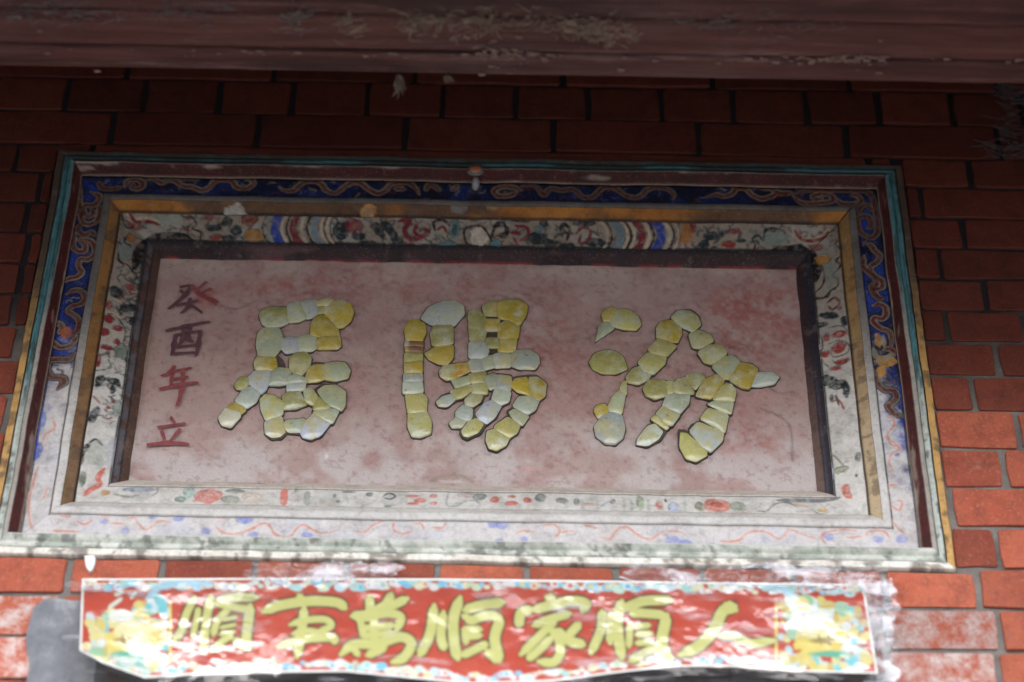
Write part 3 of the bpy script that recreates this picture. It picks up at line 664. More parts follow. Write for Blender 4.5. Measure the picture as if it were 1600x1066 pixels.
    S(B4, [(600,80),(660,120),(720,200)], .003, (.26,.28,.18)); Bl(B4, 800, 152, 16, 26, GREY); Bl(B4, 700, 212, 44, 20, (.34,.36,.24)); Bl(B4, 732, 350, 22, 42, (.58,.18,.12), 15); Bl(B4, 790, 262, 8, 10, LEAF)
    S(B4, [(300,402),(440,400),(560,402),(690,380)], .009, (.14,.14,.15), .85); S(B4, [(170,490),(230,490),(282,432),(360,422),(420,460)], .0025, (.15,.15,.15)); S(B4, [(400,440),(500,452)], .004, (.60,.34,.22)); Bl(B4, 580, 480, 28, 15, (.62,.40,.12)); S(B4, [(510,472),(560,512),(620,492)], .0025, GREY); Bl(B4, 630, 200, 20, 60, (.50,.51,.60))
    # left side
    for x, y, a_, b_, g_ in ((742,82,40,38,0),(812,162,54,26,25),(852,242,32,28,0),(640,650,26,42,-20),(732,640,46,22,-30),(722,682,20,30,0),(602,872,28,50,-15)): Bl(KL, x, y, a_, b_, LEAF, g_)
    for x, y, a_, b_ in ((700,170,26,28),(700,256,32,22),(756,300,32,18),(672,340,32,24),(746,386,22,18),(686,436,38,18),(632,520,18,40),(690,802,16,14),(730,762,18,9),(830,30,30,20)): Bl(KL, x, y, a_, b_, (.28,.03,.035))
    for q in ([(660,220),(730,210),(780,240)],[(640,300),(700,310),(760,340)],[(640,390),(700,390),(740,350)],[(720,120),(780,140)]): S(KL, q, .003, CREAM)
    Bl(KL, 785, 440, 52, 44, GG); Bl(KL, 752, 800, 30, 52, (.34,.38,.34)); S(KL, [(600,752),(642,787)], .003, (.3,.06,.06))
    for q in ([(760,240),(800,300),(790,380)],[(820,420),(800,500)],[(600,600),(680,570)]): S(KL, q, .0022, LEAF)
    S(B1, [(565,68),(515,130),(508,200)], .009, BLACK); Bl(B1, 520, 292, 20, 44, (.16,.19,.14)); S(B1, [(650,200),(612,262),(620,302),(562,350),(530,385)], .008, (.60,.16,.12)); Bl(B1, 662, 360, 28, 20, (.62,.38,.18))
    Bl(B1, 600, 120, 60, 80, (.42,.45,.40), 0, .7); Bl(B1, 700, 100, 40, 90, (.40,.40,.46), 0, .6); S(B1, [(720,372),(800,392),(870,380)], .005, (.30,.31,.27)); S(B1, [(560,62),(600,32),(640,60)], .003, LEAF)
    # lower band
    Bl(B1, 870, 332, 96, 18, (.36,.38,.46)); S(B1, [(982,312),(982,350),(950,382)], .003, GREY); Bl(B1, 1180, 352, 32, 40, (.42,.56,.50)); Bl(B1, 1130, 412, 32, 22, (.34,.44,.36)); Bl(B1, 1300, 385, 84, 50, (.64,.26,.22)); Bl(B1, 1300, 375, 36, 26, (.68,.36,.32)); Bl(B1, 1440, 412, 52, 28, (.42,.46,.38)); Bl(B1, 1470, 342, 56, 14, (.30,.32,.28)); Bl(B1, 1560, 380, 40, 30, (.66,.56,.46))
    S(B2, [(255,322),(255,455)], .0105, (.66,.24,.19)); S(B2, [(400,342),(400,452)], .009, (.40,.42,.38)); Bl(B2, 60, 400, 60, 40, (.66,.57,.50))
    for x, y, a_, b_ in ((570,380,10,18),(592,425,12,12),(790,365,22,15),(905,462,18,12),(330,330,10,16),(660,342,40,6)): Bl(B2, x, y, a_, b_, (.24,.27,.25))
    S(B2, [(870,380),(910,352),(950,375),(920,400),(880,390)], .0025, LEAF); S(B2, [(620,480),(700,478),(790,440),(840,400)], .0028, (.45,.42,.34))
    for x, y, a_, b_ in ((1110,412,38,18),(1060,376,42,9),(1190,376,22,14),(1190,440,22,14),(1060,440,30,10),(1575,402,24,20)): Bl(B2, x, y, a_, b_, (.66,.27,.22))
    S(B2, [(1282,350),(1272,450),(1330,460),(1382,422),(1450,412),(1482,452)], .003, (.34,.36,.36)); Bl(B2, 1400, 370, 60, 20, (.60,.50,.46)); Bl(B2, 1480, 380, 40, 24, (.30,.32,.30))
    for x, y, a_, b_ in ((50,412,26,16),(155,436,38,18),(160,380,24,9),(256,410,22,18)): Bl(B3, x, y, a_, b_, (.66,.22,.18))
    for x, y, a_, b_ in ((470,412,32,20),(565,420,16,26),(790,415,14,20),(340,390,30,30)): Bl(B3, x, y, a_, b_, (.32,.34,.32))
    Bl(B3, 640, 440, 60, 10, (.62,.42,.38)); S(B3, [(700,480),(740,430),(790,400)], .003, (.36,.4,.5))
    for x in (600, 690, 860, 905, 960, 1010, 1240): S(B3, [(x, 395), (x+4, 505)], .004, (.42,.45,.38), .8)
    Bl(B3, 960, 420, 22, 46, (.36,.42,.30)); Bl(B3, 1080, 440, 20, 34, (.66,.32,.26)); Bl(B3, 1170, 462, 32, 40, (.52,.56,.68)); S(B3, [(1120,392),(1122,420)], .003, LEAF); Bl(B3, 1332, 450, 26, 34, (.34,.36,.26)); Bl(B3, 1440, 445, 78, 46, (.64,.26,.20)); Bl(B3, 1440, 440, 34, 20, (.52,.14,.11)); Bl(B3, 1570, 452, 44, 34, (.40,.44,.36))
    for i in range(26):
        x = 220+rnd.random()*1050; y = 785+rnd.random()*18+(x-700)*.014
        p.stroke([(x, y), (x+rnd.uniform(-14, 14), y+rnd.uniform(-7, 7)), (x+rnd.uniform(-20, 20), y+rnd.uniform(-8, 8))], .0022, rnd.choice([(.36,.38,.34),(.60,.36,.30),(.30,.30,.30),(.45,.45,.38)]), .7)

lin_ = lambda s0, d0, s1, d1, n: [(s0+(s1-s0)*t, d0+(d1-d0)*t) for t in np.linspace(0, 1, n)]
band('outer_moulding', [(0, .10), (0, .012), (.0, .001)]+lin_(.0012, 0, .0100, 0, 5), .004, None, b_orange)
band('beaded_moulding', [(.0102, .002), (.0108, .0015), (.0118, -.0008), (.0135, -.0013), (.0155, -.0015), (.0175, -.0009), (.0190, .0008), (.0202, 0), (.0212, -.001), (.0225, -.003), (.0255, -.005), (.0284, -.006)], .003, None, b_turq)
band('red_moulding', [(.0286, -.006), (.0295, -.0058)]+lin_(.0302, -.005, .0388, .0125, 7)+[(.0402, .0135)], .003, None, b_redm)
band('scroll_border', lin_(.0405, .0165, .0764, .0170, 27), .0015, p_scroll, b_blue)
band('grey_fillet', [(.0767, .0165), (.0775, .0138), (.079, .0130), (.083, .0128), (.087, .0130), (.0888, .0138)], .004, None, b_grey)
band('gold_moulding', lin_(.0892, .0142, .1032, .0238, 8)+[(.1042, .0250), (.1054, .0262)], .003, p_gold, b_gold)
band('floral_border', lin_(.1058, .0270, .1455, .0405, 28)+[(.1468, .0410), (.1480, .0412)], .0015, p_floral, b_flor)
band('recess_rim', [(.1483, .0408), (.1495, .0412)]+lin_(.1505, .0422, .1680, .0585, 10)+[(.1692, .0600)], .003, None, b_rim)

# shards of each character, read from the photograph: outlines (in its enlargements) and glaze
Yl, Yd, Yg, G_, W_c, G2, BR = (.53,.50,.20), (.52,.40,.070), (.44,.42,.17), (.47,.52,.43), (.55,.60,.60), (.40,.45,.35), (.26,.13,.07)
CH = {}
CH['left'] = ((330, 450, 4.1), [
 (Yg,[(318,165),(335,130),(380,118),(480,118),(492,150),(485,210),(430,232),(365,235),(335,215)]),(G_,[(495,110),(540,90),(560,90),(603,180),(560,198),(500,205)]),(G_,[(567,88),(620,78),(672,75),(675,150),(640,175),(612,180)]),
 (Yd,[(685,78),(740,62),(785,72),(760,100),(690,105)]),(Yg,[(682,115),(720,112),(718,145),(685,150)]),(Yd,[(725,125),(770,88),(830,78),(885,105),(900,150),(885,195),(845,235),(810,240),(770,180),(735,150)]),
 (Yd,[(665,190),(690,175),(730,172),(800,235),(812,295),(700,300),(645,285),(650,235)]),(Yd,[(690,330),(720,307),(815,302),(820,360),(800,375),(690,382)]),(W_c,[(460,330),(490,315),(550,318),(553,395),(480,402),(458,375)]),
 (G_,[(558,320),(600,300),(665,300),(670,370),(640,388),(560,395)]),(G2,[(305,290),(330,258),(390,250),(435,265),(448,310),(440,370),(405,420),(370,428),(305,425),(298,350)]),(Yd,[(285,470),(300,434),(410,434),(412,500),(380,515),(290,510)]),
 (W_c,[(245,565),(280,530),(370,530),(372,570),(345,640),(320,665),(300,640),(250,600)]),(Yg,[(160,610),(190,570),(235,570),(240,600),(200,635),(170,632)]),(G_,[(160,710),(215,640),(270,625),(310,660),(275,720),(230,755),(195,735)]),
 (Yd,[(110,765),(145,735),(205,752),(208,775),(180,798),(120,783)]),((.72,.70,.64),[(58,825),(95,772),(170,800),(175,820),(125,878),(75,865)]),(G_,[(375,590),(395,540),(430,515),(500,515),(500,600),(440,610),(378,612)]),
 (Yg,[(510,450),(545,418),(600,415),(632,445),(620,490),(580,545),(540,545),(512,500)]),(G_,[(505,562),(545,557),(600,575),(600,600),(505,602)]),(W_c,[(495,612),(595,607),(590,645),(530,658),(495,650)]),
 (Yd,[(612,560),(620,500),(660,480),(722,482),(725,570),(680,585),(625,590)]),(G_,[(732,485),(790,472),(850,475),(880,520),(865,565),(800,582),(735,575)]),(Yl,[(320,710),(350,680),(400,690),(450,730),(450,800),(350,836),(330,770)]),
 (G_,[(350,860),(380,832),(445,822),(480,910),(440,945),(390,948),(355,920)]),(Yg,[(465,690),(500,668),(560,665),(603,740),(545,758),(470,768)]),(Yg,[(597,655),(640,640),(668,690),(650,740),(610,720)]),
 (G2,[(672,650),(720,615),(800,620),(850,660),(850,740),(830,775),(765,742)]),(Yg,[(672,705),(690,695),(755,748),(750,765),(660,770)]),(G_,[(660,785),(760,772),(808,785),(770,855),(735,850),(665,805)]),
 (W_c,[(582,915),(620,845),(655,803),(755,862),(690,935),(640,955),(595,945)]),(G_,[(470,870),(490,845),(580,835),(612,850),(580,918),(500,915)])],
 [[(300,420),(460,425),(500,620),(380,640),(280,530)],[(455,690),(480,700),(480,740),(455,740)]])
CH['middle'] = ((600, 450, 4.1), [
 (Yd,[(145,260),(165,215),(210,205),(255,230),(258,275),(245,310),(240,327),(148,325)]),(BR,[(145,335),(240,335),(240,365),(145,366)]),(BR,[(145,375),(235,370),(238,402),(150,397)]),(Yg,[(140,410),(238,412),(235,455),(140,466)]),
 (Yd,[(138,475),(235,467),(236,530),(140,532)]),(G_,[(135,542),(235,540),(238,587),(135,590)]),(W_c,[(130,600),(238,596),(240,655),(200,668),(132,665)]),(Yl,[(145,680),(235,672),(265,700),(265,788),(160,793)]),
 (Yl,[(160,802),(270,797),(292,860),(290,920),(230,940),(185,935),(165,880)]),((.44,.48,.52),[(245,185),(290,120),(370,85),(450,82),(500,115),(505,160),(440,230),(370,232),(310,220)]),(Yg,[(320,242),(435,242),(435,345),(345,358),(315,350),(308,290)]),
 (Yd,[(270,410),(330,372),(400,362),(438,367),(430,440),(395,478),(350,468),(300,445)]),(Yg,[(545,165),(570,142),(610,148),(645,190),(650,260),(640,340),(552,330)]),(G_,[(552,345),(640,350),(660,395),(650,438),(552,436)]),
 (Yg,[(640,110),(680,85),(722,88),(720,165),(650,162)]),(Yd,[(735,95),(790,72),(860,72),(910,105),(900,160),(865,225),(820,200),(740,180)]),(Yd,[(655,200),(733,198),(733,262),(660,262)]),(Yd,[(742,240),(790,205),(860,240),(850,310),(738,312)]),
 (Yd,[(738,320),(845,320),(830,395),(738,400)]),(Yg,[(660,322),(728,320),(728,372),(665,372)]),(Yd,[(365,530),(385,500),(455,480),(458,565),(400,575),(372,555)]),((.60,.32,.06),[(462,480),(530,475),(545,520),(470,562)]),
 (G_,[(548,470),(570,447),(620,444),(638,515),(570,525),(550,505)]),(G_,[(627,442),(688,434),(703,495),(645,513)]),(G_,[(697,432),(740,417),(800,420),(805,495),(715,500)]),(G2,[(820,420),(850,398),(930,395),(980,430),(985,470),(960,508),(870,505),(822,490)]),
 (Yg,[(550,547),(640,532),(655,560),(648,600),(560,600)]),(G2,[(440,582),(540,562),(545,600),(470,640)]),(Yg,[(432,655),(480,640),(540,612),(568,640),(500,690),(470,700)]),(G_,[(345,720),(380,690),(430,667),(465,705),(400,745),(360,745)]),
 (Yg,[(565,612),(650,608),(655,670),(572,662)]),(Yg,[(530,710),(560,677),(635,682),(610,720),(570,748),(530,735)]),(G_,[(470,790),(510,747),(563,770),(555,828),(510,848),(472,820)]),(G_,[(432,860),(465,830),(520,847),(490,882),(445,885)]),
 (G2,[(655,565),(700,548),(722,560),(718,623),(680,640),(655,600)]),(G2,[(730,550),(810,562),(815,610),(800,660),(722,625)]),(G_,[(718,635),(805,668),(790,720),(750,743),(690,710)]),(W_c,[(600,800),(650,737),(690,722),(745,755),(700,820),(660,858),(615,830)]),
 (Yl,[(500,910),(545,850),(590,827),(645,865),(600,920),(540,950),(510,940)]),(Yd,[(820,620),(840,575),(918,562),(928,675),(860,655)]),(Yd,[(925,562),(980,565),(1030,610),(1025,680),(990,710),(933,680)]),
 (G_,[(835,750),(870,697),(930,692),(985,717),(960,770),(920,800)]),(G_,[(800,790),(832,768),(918,815),(880,873),(830,820)]),(Yl,[(720,880),(790,822),(865,872),(840,920),(795,953),(717,903)]),(Yl,[(665,920),(710,907),(790,962),(770,1000),(720,1028),(680,1015),(665,970)])],
 [[(640,150),(735,180),(735,420),(655,420)],[(460,570),(560,540),(570,620),(470,620)]])
CH['right'] = ((900, 450, 3.806), [
 (Yd,[(165,150),(190,115),(235,118),(213,170),(200,185),(170,185)]),(Yl,[(212,182),(240,130),(310,125),(360,160),(378,205),(350,235),(290,230),(225,215)]),(G_,[(120,305),(150,220),(180,197),(215,207),(215,235),(160,275)]),
 (Yg,[(90,430),(120,385),(180,365),(230,375),(270,400),(298,470),(230,495),(160,492),(110,470)]),(Yd,[(265,605),(275,560),(300,550),(300,620)]),(G_,[(190,710),(225,640),(260,612),(290,630),(270,733),(240,738)]),
 (Yd,[(120,720),(130,695),(170,685),(185,720),(180,745),(135,760)]),(G_,[(120,820),(160,762),(210,740),(270,762),(280,830),(270,880),(230,915),(180,910),(130,870)]),(Yd,[(490,230),(510,200),(560,188),(615,215),(620,260),(600,308),(550,303),(490,285)]),
 (Yg,[(440,360),(490,302),(540,315),(590,340),(535,393),(460,378)]),(Yl,[(380,435),(430,382),(530,405),(520,440),(460,500),(410,480)]),(Yg,[(308,520),(345,472),(385,462),(440,502),(420,535),(370,558),(320,550)]),
 (Yg,[(575,170),(610,132),(680,128),(720,160),(735,205),(690,246),(640,220)]),(Yg,[(680,270),(730,247),(790,270),(810,305),(740,345),(700,340)]),(Yl,[(735,375),(800,337),(860,340),(890,385),(810,440),(770,430)]),
 (G_,[(820,460),(880,412),(930,398),(968,430),(918,530),(880,525)]),(Yd,[(922,540),(975,440),(1040,450),(1078,480),(1030,585),(990,580)]),(G_,[(1050,575),(1080,500),(1160,498),(1200,525),(1170,560),(1100,575)]),
 (Yg,[(410,590),(440,548),(520,545),(535,570),(530,630),(470,648),(425,630)]),(Yg,[(542,555),(575,555),(578,610),(542,622)]),(Yg,[(582,575),(610,540),(650,530),(698,618),(630,625),(590,610)]),(Yg,[(662,520),(740,505),(760,530),(710,595)]),
 (Yd,[(720,630),(770,545),(830,512),(875,540),(868,570),(805,646),(760,640)]),(Yl,[(820,655),(880,582),(920,575),(942,610),(935,663)]),(G_,[(790,685),(830,670),(930,672),(915,738),(880,728)]),(Yl,[(750,775),(790,714),(900,747),(880,852),(820,808)]),
 (G_,[(685,850),(730,792),(870,857),(860,900),(800,965),(762,940)]),(Yl,[(615,845),(660,850),(768,960),(770,985),(710,1018),(660,1000),(630,940)]),(G_,[(525,690),(550,635),(620,630),(670,635),(660,680),(615,738),(560,718)]),
 (G_,[(485,745),(520,702),(610,750),(565,808),(520,790)]),(Yl,[(455,780),(480,757),(545,817),(530,830)]),(W_c,[(375,890),(430,820),(470,802),(525,847),(490,890),(430,925),(370,920)])],
 [[(660,840),(690,800),(720,800),(700,850)],[(690,560),(720,590),(710,620)]])
PD = .0600                                        # depth of the panel face
def chaikin(P, k=2, r=.2):
    P = np.asarray(P, float)
    for _ in range(k):
        Q = np.roll(P, -1, 0); P = np.stack([P*(1-r)+Q*r, P*r+Q*(1-r)], 1).reshape(-1, 2)
    return P
def polyw(k, pts, d):
    p = np.array(C(*k, pts)); return unp(p[:, 0], p[:, 1], d)[:, [0, 2]]
def grow(P, r):
    c = P.mean(0); v = P-c; L = np.linalg.norm(v, axis=1)[:, None]; return c + v*(1+r/L)
ALLP = []
for key in ('left', 'middle', 'right'):
    k, pieces, holes = CH[key]
    par = bpy.data.objects
    Vb, Fb = [], []
    polys = []
    for i, (colr, pts) in enumerate(pieces):
        P = chaikin(polyw(k, pts, PD-.0075), 1, .11); P = grow(P, .0037)
        if np.sum(P[:, 0]*np.roll(P[:, 1], -1)-np.roll(P[:, 0], -1)*P[:, 1]) < 0: P = P[::-1]
        polys.append((colr, P))
    for h in holes: polys.append((None, chaikin(polyw(k, h, PD-.004), 2, .2)))
    for i, (colr, P) in enumerate(polys):
        ALLP.append(P.mean(0)) if colr is None else ALLP.extend(P[::3])
        h = .0028+.00006*i if colr is not None else .0018; g1 = grow(P, .0011 if colr is not None else .0005); g2 = grow(P, .0013 if colr is not None else .001)
        n = len(P); b = len(Vb)
        Vb += [(x, PD+.004, z) for x, z in g2] + [(x, PD-h, z) for x, z in g1] + [(P[:, 0].mean(), PD-h-.0003, P[:, 1].mean())]
        for q in range(n):
            r_ = (q+1) % n; Fb += [(b+q, b+r_, b+n+r_, b+n+q), (b+n+q, b+n+r_, b+2*n)]
    bed = mesh('character', Vb, Fb, M_BED, plaque)
    for i, (colr, P) in enumerate(polys):
        if colr is None: continue
        n = len(P); c = P.mean(0); size = math.sqrt(abs(np.sum(P[:, 0]*np.roll(P[:, 1], -1)-np.roll(P[:, 0], -1)*P[:, 1])/2))
        top = .0054+rnd.uniform(-.0010, .0012); dome = min(.0030, size*.09)
        tx, tz = rnd.uniform(-.06, .06), rnd.uniform(-.07, .03)
        V = []; rings = [(1., -.0030), (1., top-.0012), (.98, top-.0003), (.94, top), (.70, top+dome*.55), (.38, top+dome*.92)]
        for f_, hh in rings:
            for x, z in P:
                dx, dz = (x-c[0])*f_, (z-c[1])*f_
                V.append((c[0]+dx, PD-hh-(dx*tx+dz*tz if hh > .002 else 0), c[1]+dz))
        V.append((c[0], PD-top-dome, c[1])); F = []
        for r0 in range(len(rings)-1):
            for q in range(n):
                s_ = (q+1) % n; F.append((r0*n+q, r0*n+s_, (r0+1)*n+s_, (r0+1)*n+q))
        L = (len(rings)-1)*n
        F += [(L+q, L+(q+1) % n, len(V)-1) for q in range(n)]
        o = mesh('porcelain_shard', V, F, M_SHARD, bed, smooth=True); v_ = rnd.uniform(.74, 1.0)
        o.color = (colr[0]*v_, colr[1]*v_, colr[2]*v_*rnd.uniform(.8, 1.2), 1)
ALLP = np.array(ALLP)

# the pink panel: gently uneven lime plaster, swelling into a lip round the set characters
px0, px1, pz0, pz1 = FX0+.168, FX1-.168, FZ0+.168, FZ1-.168
nu, nv = 400, 176
X, Z = np.meshgrid(np.linspace(px0, px1, nu), np.linspace(pz1, pz0, nv)); X, Z = X.ravel(), Z.ravel()
dm = np.full(X.shape, 9.)
for q in ALLP:
    m = (abs(X-q[0]) < .035) & (abs(Z-q[1]) < .035); dm[m] = np.minimum(dm[m], np.hypot(X[m]-q[0], Z[m]-q[1]))
lip = np.exp(-((dm-.011)/.006)**2)*.0016
Y = PD - lip - (fbm(X, Z, 9, 21)-.5)*.004 - (fbm(X, Z, 70, 22)-.5)*.0009
px, py = prj(np.stack([X, Y, Z], -1))
n1, n2, n3 = fbm(X, Z, 7, 23), fbm(X, Z, 30, 24), fbm(X, Z, 150, 25, 3)
cP = lerp((.43, .30, .28), (.485, .36, .335), n1)
red = sstep(.35, .70, n1*.4+n2*.4+n3*.2)*.22
for bx, by, rx, ry, s_ in ((1180, 500, 75, 60, .95), (1165, 700, 40, 60, .7), (640, 440, 180, 32, .6), (1000, 600, 260, 140, .22), (560, 560, 60, 90, .2), (820, 640, 60, 90, .12), (380, 520, 60, 70, .25), (320, 465, 20, 14, .7), (850, 520, 60, 60, .4), (930, 680, 70, 40, .15), (600, 690, 120, 35, .15), (440, 450, 60, 20, .5)):
    red = red + s_*np.exp(-((px-bx)/rx)**2-((py-by)/ry)**2)*sstep(.30, .66, n2*.35+n3*.65+.03)
cP = over(cP, (.40, .13, .115), np.clip(red, 0, .9))
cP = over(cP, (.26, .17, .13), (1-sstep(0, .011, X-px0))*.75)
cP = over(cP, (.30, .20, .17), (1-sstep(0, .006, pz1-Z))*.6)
cP = over(cP, (.56, .47, .43), sstep(.45, .70, fbm(X, Z, 16, 26))*.3)
cP = over(cP, (.60, .55, .54), np.clip(sstep(.30, .60, fbm(X, Z, 22, 27))*.75*sstep(610, 740, py), 0, 1))
cP = over(cP, (.58, .46, .41), sstep(.35, .6, fbm(X, Z, 18, 28))*.7*sstep(455, 425, py - (px-1000)*.0145))
cP = over(cP, (.26, .15, .14), sstep(.64, .72, n3)*.35)
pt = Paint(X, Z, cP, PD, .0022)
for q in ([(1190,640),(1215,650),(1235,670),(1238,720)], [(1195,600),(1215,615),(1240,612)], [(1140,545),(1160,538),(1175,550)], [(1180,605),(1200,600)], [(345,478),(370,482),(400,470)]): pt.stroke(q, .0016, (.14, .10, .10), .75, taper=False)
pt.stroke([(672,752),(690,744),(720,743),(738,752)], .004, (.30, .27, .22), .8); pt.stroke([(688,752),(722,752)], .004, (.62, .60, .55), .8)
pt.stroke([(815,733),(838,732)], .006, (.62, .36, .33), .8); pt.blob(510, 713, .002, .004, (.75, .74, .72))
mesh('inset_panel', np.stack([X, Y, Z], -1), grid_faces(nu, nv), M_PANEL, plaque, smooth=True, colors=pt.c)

# brushed date column: ribbons of ink lying on the plaster
def ribbon(Vl, Fl, pts, w0, lift, k, taper=(.7, 1.1, .55)):
    p = np.array(C(*k, pts)); q = cr(unp(p[:, 0], p[:, 1], PD)[:, [0, 2]], 5)
    t = np.gradient(q, axis=0); t /= np.linalg.norm(t, axis=1)[:, None]+1e-9; nrm = np.stack([-t[:, 1], t[:, 0]], 1); n = len(q)
    u = np.linspace(0, 1, n); wd = w0/2*np.interp(u, [0, .5, 1], taper)
    b = len(Vl); L = q+nrm*wd[:, None]*(1+.15*np.sin(u*17))[:, None]; R = q-nrm*wd[:, None]*(1+.15*np.cos(u*13))[:, None]
    L[0] += -t[0]*w0*.2; R[-1] += t[-1]*w0*.25
    for a_, c_ in zip(L, R): Vl += [(a_[0], PD-lift, a_[1]), (c_[0], PD-lift, c_[1])]
    Fl += [(b+2*i, b+2*i+1, b+2*i+3, b+2*i+2) for i in range(n-1)]
KI = (200, 420, 3.553)
INK = [
 (M_INKD, [[(290,108),(352,96)],[(352,96),(320,150),(228,230)],[(292,128),(322,152)],[(270,212),(388,184)],[(345,172),(338,215),(298,255)],[(345,205),(412,252)]]),
 (M_INK, [[(438,80),(384,122)],[(352,100),(402,150),(500,192)],[(462,118),(412,142)],[(440,170),(490,205)]]),
 (M_INKD, [[(213,352),(330,325),(452,300)],[(265,372),(256,430),(245,485)],[(262,376),(402,352)],[(402,352),(392,430),(380,492)],[(312,335),(304,405),(282,432)],[(346,330),(336,402),(362,412)],[(272,445),(375,432)],[(245,482),(382,474)]]),
 (M_INK, [[(258,545),(230,585),(190,602)],[(236,582),(350,556)],[(246,592),(240,650)],[(246,622),(332,606)],[(178,678),(280,655),(388,640)],[(306,568),(300,680),(274,772)]]),
 (M_INK, [[(238,832),(262,862)],[(168,888),(318,864)],[(188,905),(206,958)],[(290,898),(240,962)],[(108,988),(220,976),(338,982)]])]
INK[0][1].extend([]); 
Vl, Fl = [], []; lift = .0032
groups = [(INK[0][0], INK[0][1]), (INK[1][0], INK[1][1]), (INK[2][0], INK[2][1]), (INK[3][0], INK[3][1]), (INK[4][0], INK[4][1])]
for gi, (m_, strokes) in enumerate(groups):
    Vl, Fl = [], []
    for i, s_ in enumerate(strokes): ribbon(Vl, Fl, s_, .0076, .0028+.00025*i+gi*.00003, KI)
    mesh('painted_character', Vl, Fl, m_, plaque)

# small peg with an orange cap on the upper border
def disc_dome(name, px_, py_, d, r, h, mat, parent, sz=1.):
    c = unp(px_, py_, d)
    V, F = [], []; n = 14
    for f_, hh in ((1, 0), (1, h*.4), (.75, h*.8), (.35, h)):
        for k_ in range(n): a_ = 2*math.pi*k_/n; V.append((c[0]+r*f_*math.cos(a_), d-hh, c[2]+r*f_*sz*math.sin(a_)))
    V.append((c[0], d-h*1.05, c[2]))
    for r0 in range(3):
        for q in range(n): F.append((r0*n+q, r0*n+(q+1) % n, (r0+1)*n+(q+1) % n, (r0+1)*n+q))
    F += [(3*n+q, 3*n+(q+1) % n, 4*n) for q in range(n)]
    return mesh(name, V, F, mat, parent, smooth=True)
disc_dome('peg_plate', 743, 266, .0, .014, .006, mat_simple('grey_plate', [(.3, (.09,.09,.09)), (.7, (.18,.17,.16))], 80), plaque, .9)
disc_dome('peg_cap', 743, 265, -.006, .009, .004, M_CAP, plaque, .75)
disc_dome('peg', 743, 289, .016, .0060, .012, M_METAL, plaque, 2.0)

# ------------------------------------------------------------------ printed banner under its plastic
banner = empty('paper_banner', (float(unp(740, 1050, -.01)[0]), -.01, float(unp(740, 1050, -.01)[2])), 'glossy red printed banner with yellow characters taped below the plaque', 'banner')
topc = np.array([(128,904),(400,903),(700,904),(1000,908),(1350,913)], float)
botc = np.array([(124,1016),(160,1036),(226,1060),(300,1055),(450,1051),(540,1050),(620,1058),(740,1070),(860,1066),(960,1052),(1050,1042),(1140,1042),(1250,1050),(1372,1053)], float)
def bsurf(U, Vv, extra=0.):
    xt = 128+U*(1350-128); yt = np.interp(xt, topc[:, 0], topc[:, 1])
    xb = 124+U*(1372-124); yb = np.interp(xb, botc[:, 0], botc[:, 1])
    x = xt*(1-Vv)+xb*Vv; y = yt*(1-Vv)+yb*Vv
    d = -.010 - .022*np.exp(-((U-.5)/.22)**2)*Vv**1.5 - .016*np.exp(-(U/.10)**2)*Vv**2 - .012*np.exp(-((U-.97)/.1)**2)*Vv
    d = d - .010*np.exp(-((U-.24)/.16)**2)*Vv**2 - .013*Vv
    d = d + .016*np.exp(-((U-.17)/.13)**2)*np.clip(Vv-.55, 0, 1)**1.2
    d = d + .0028*np.sin(U*34+Vv*5+np.sin(U*11))*(.3+.7*Vv)*np.clip(fbm(U*3, Vv*.6, 1, 31)*1.6-.3, 0, 1) + .0022*np.sin((U*6-Vv*1.1+.4*np.sin(U*9))*6.3)*sstep(.55, .75, U)*fbm(U*5, Vv*2, 1, 35)
    d = d + (fbm(U*26, Vv*4, 1, 33)-.5)*.004
    return x, y, d-extra
nu, nv = 820, 110
U, Vv = np.meshgrid(np.linspace(0, 1, nu), np.linspace(0, 1, nv)); U, Vv = U.ravel(), Vv.ravel()
x, y, d = bsurf(U, Vv)
P = unp(x, y, d)
# flat artwork coordinates: along the strip in photograph pixels, heights normalised to the strip
cB = lerp((.35, .034, .016), (.42, .056, .024), fbm(x*.02, y*.02, 1, 40))
class Art(Paint):
    def w(s, pts): return np.asarray(pts, float)/1000.
pb = Art(x/1000, y/1000, cB, 0, .0016)
pb.jit = pb.jit*0
pb.blobw = None
def bl(x_, y_, rx, ry, c, ang=0, a_=1.):
    ca, sa = math.cos(math.radians(ang)), math.sin(math.radians(ang))
    m = np.nonzero((abs(x-x_) < max(rx, ry)+3) & (abs(y-y_) < max(rx, ry)+3))[0]
    dx, dy = x[m]-x_, y[m]-y_; rr = np.hypot((dx*ca+dy*sa)/rx, (-dx*sa+dy*ca)/ry)+(fbm(x[m]*.09, y[m]*.09, 1, 3, 2)-.5)*.35
    pb.apply(m, (rr-1)*min(rx, ry)/1000, c, a_)
for i in range(40):                                      # pale snow-flower pattern in the red
    cx, cy = 280+rnd.random()*930, 935+rnd.random()*95
    for k_ in range(6):
        a_ = k_*math.pi/3+.3; pb.stroke([(cx, cy), (cx+9*math.cos(a_), cy+8*math.sin(a_))], .0016, (.27, .02, .02), .6, False)
bc = [(.42,.56,.62),(.58,.64,.60),(.62,.62,.60),(.45,.62,.52),(.16,.45,.62),(.60,.58,.40),(.60,.60,.62),(.30,.52,.50)]
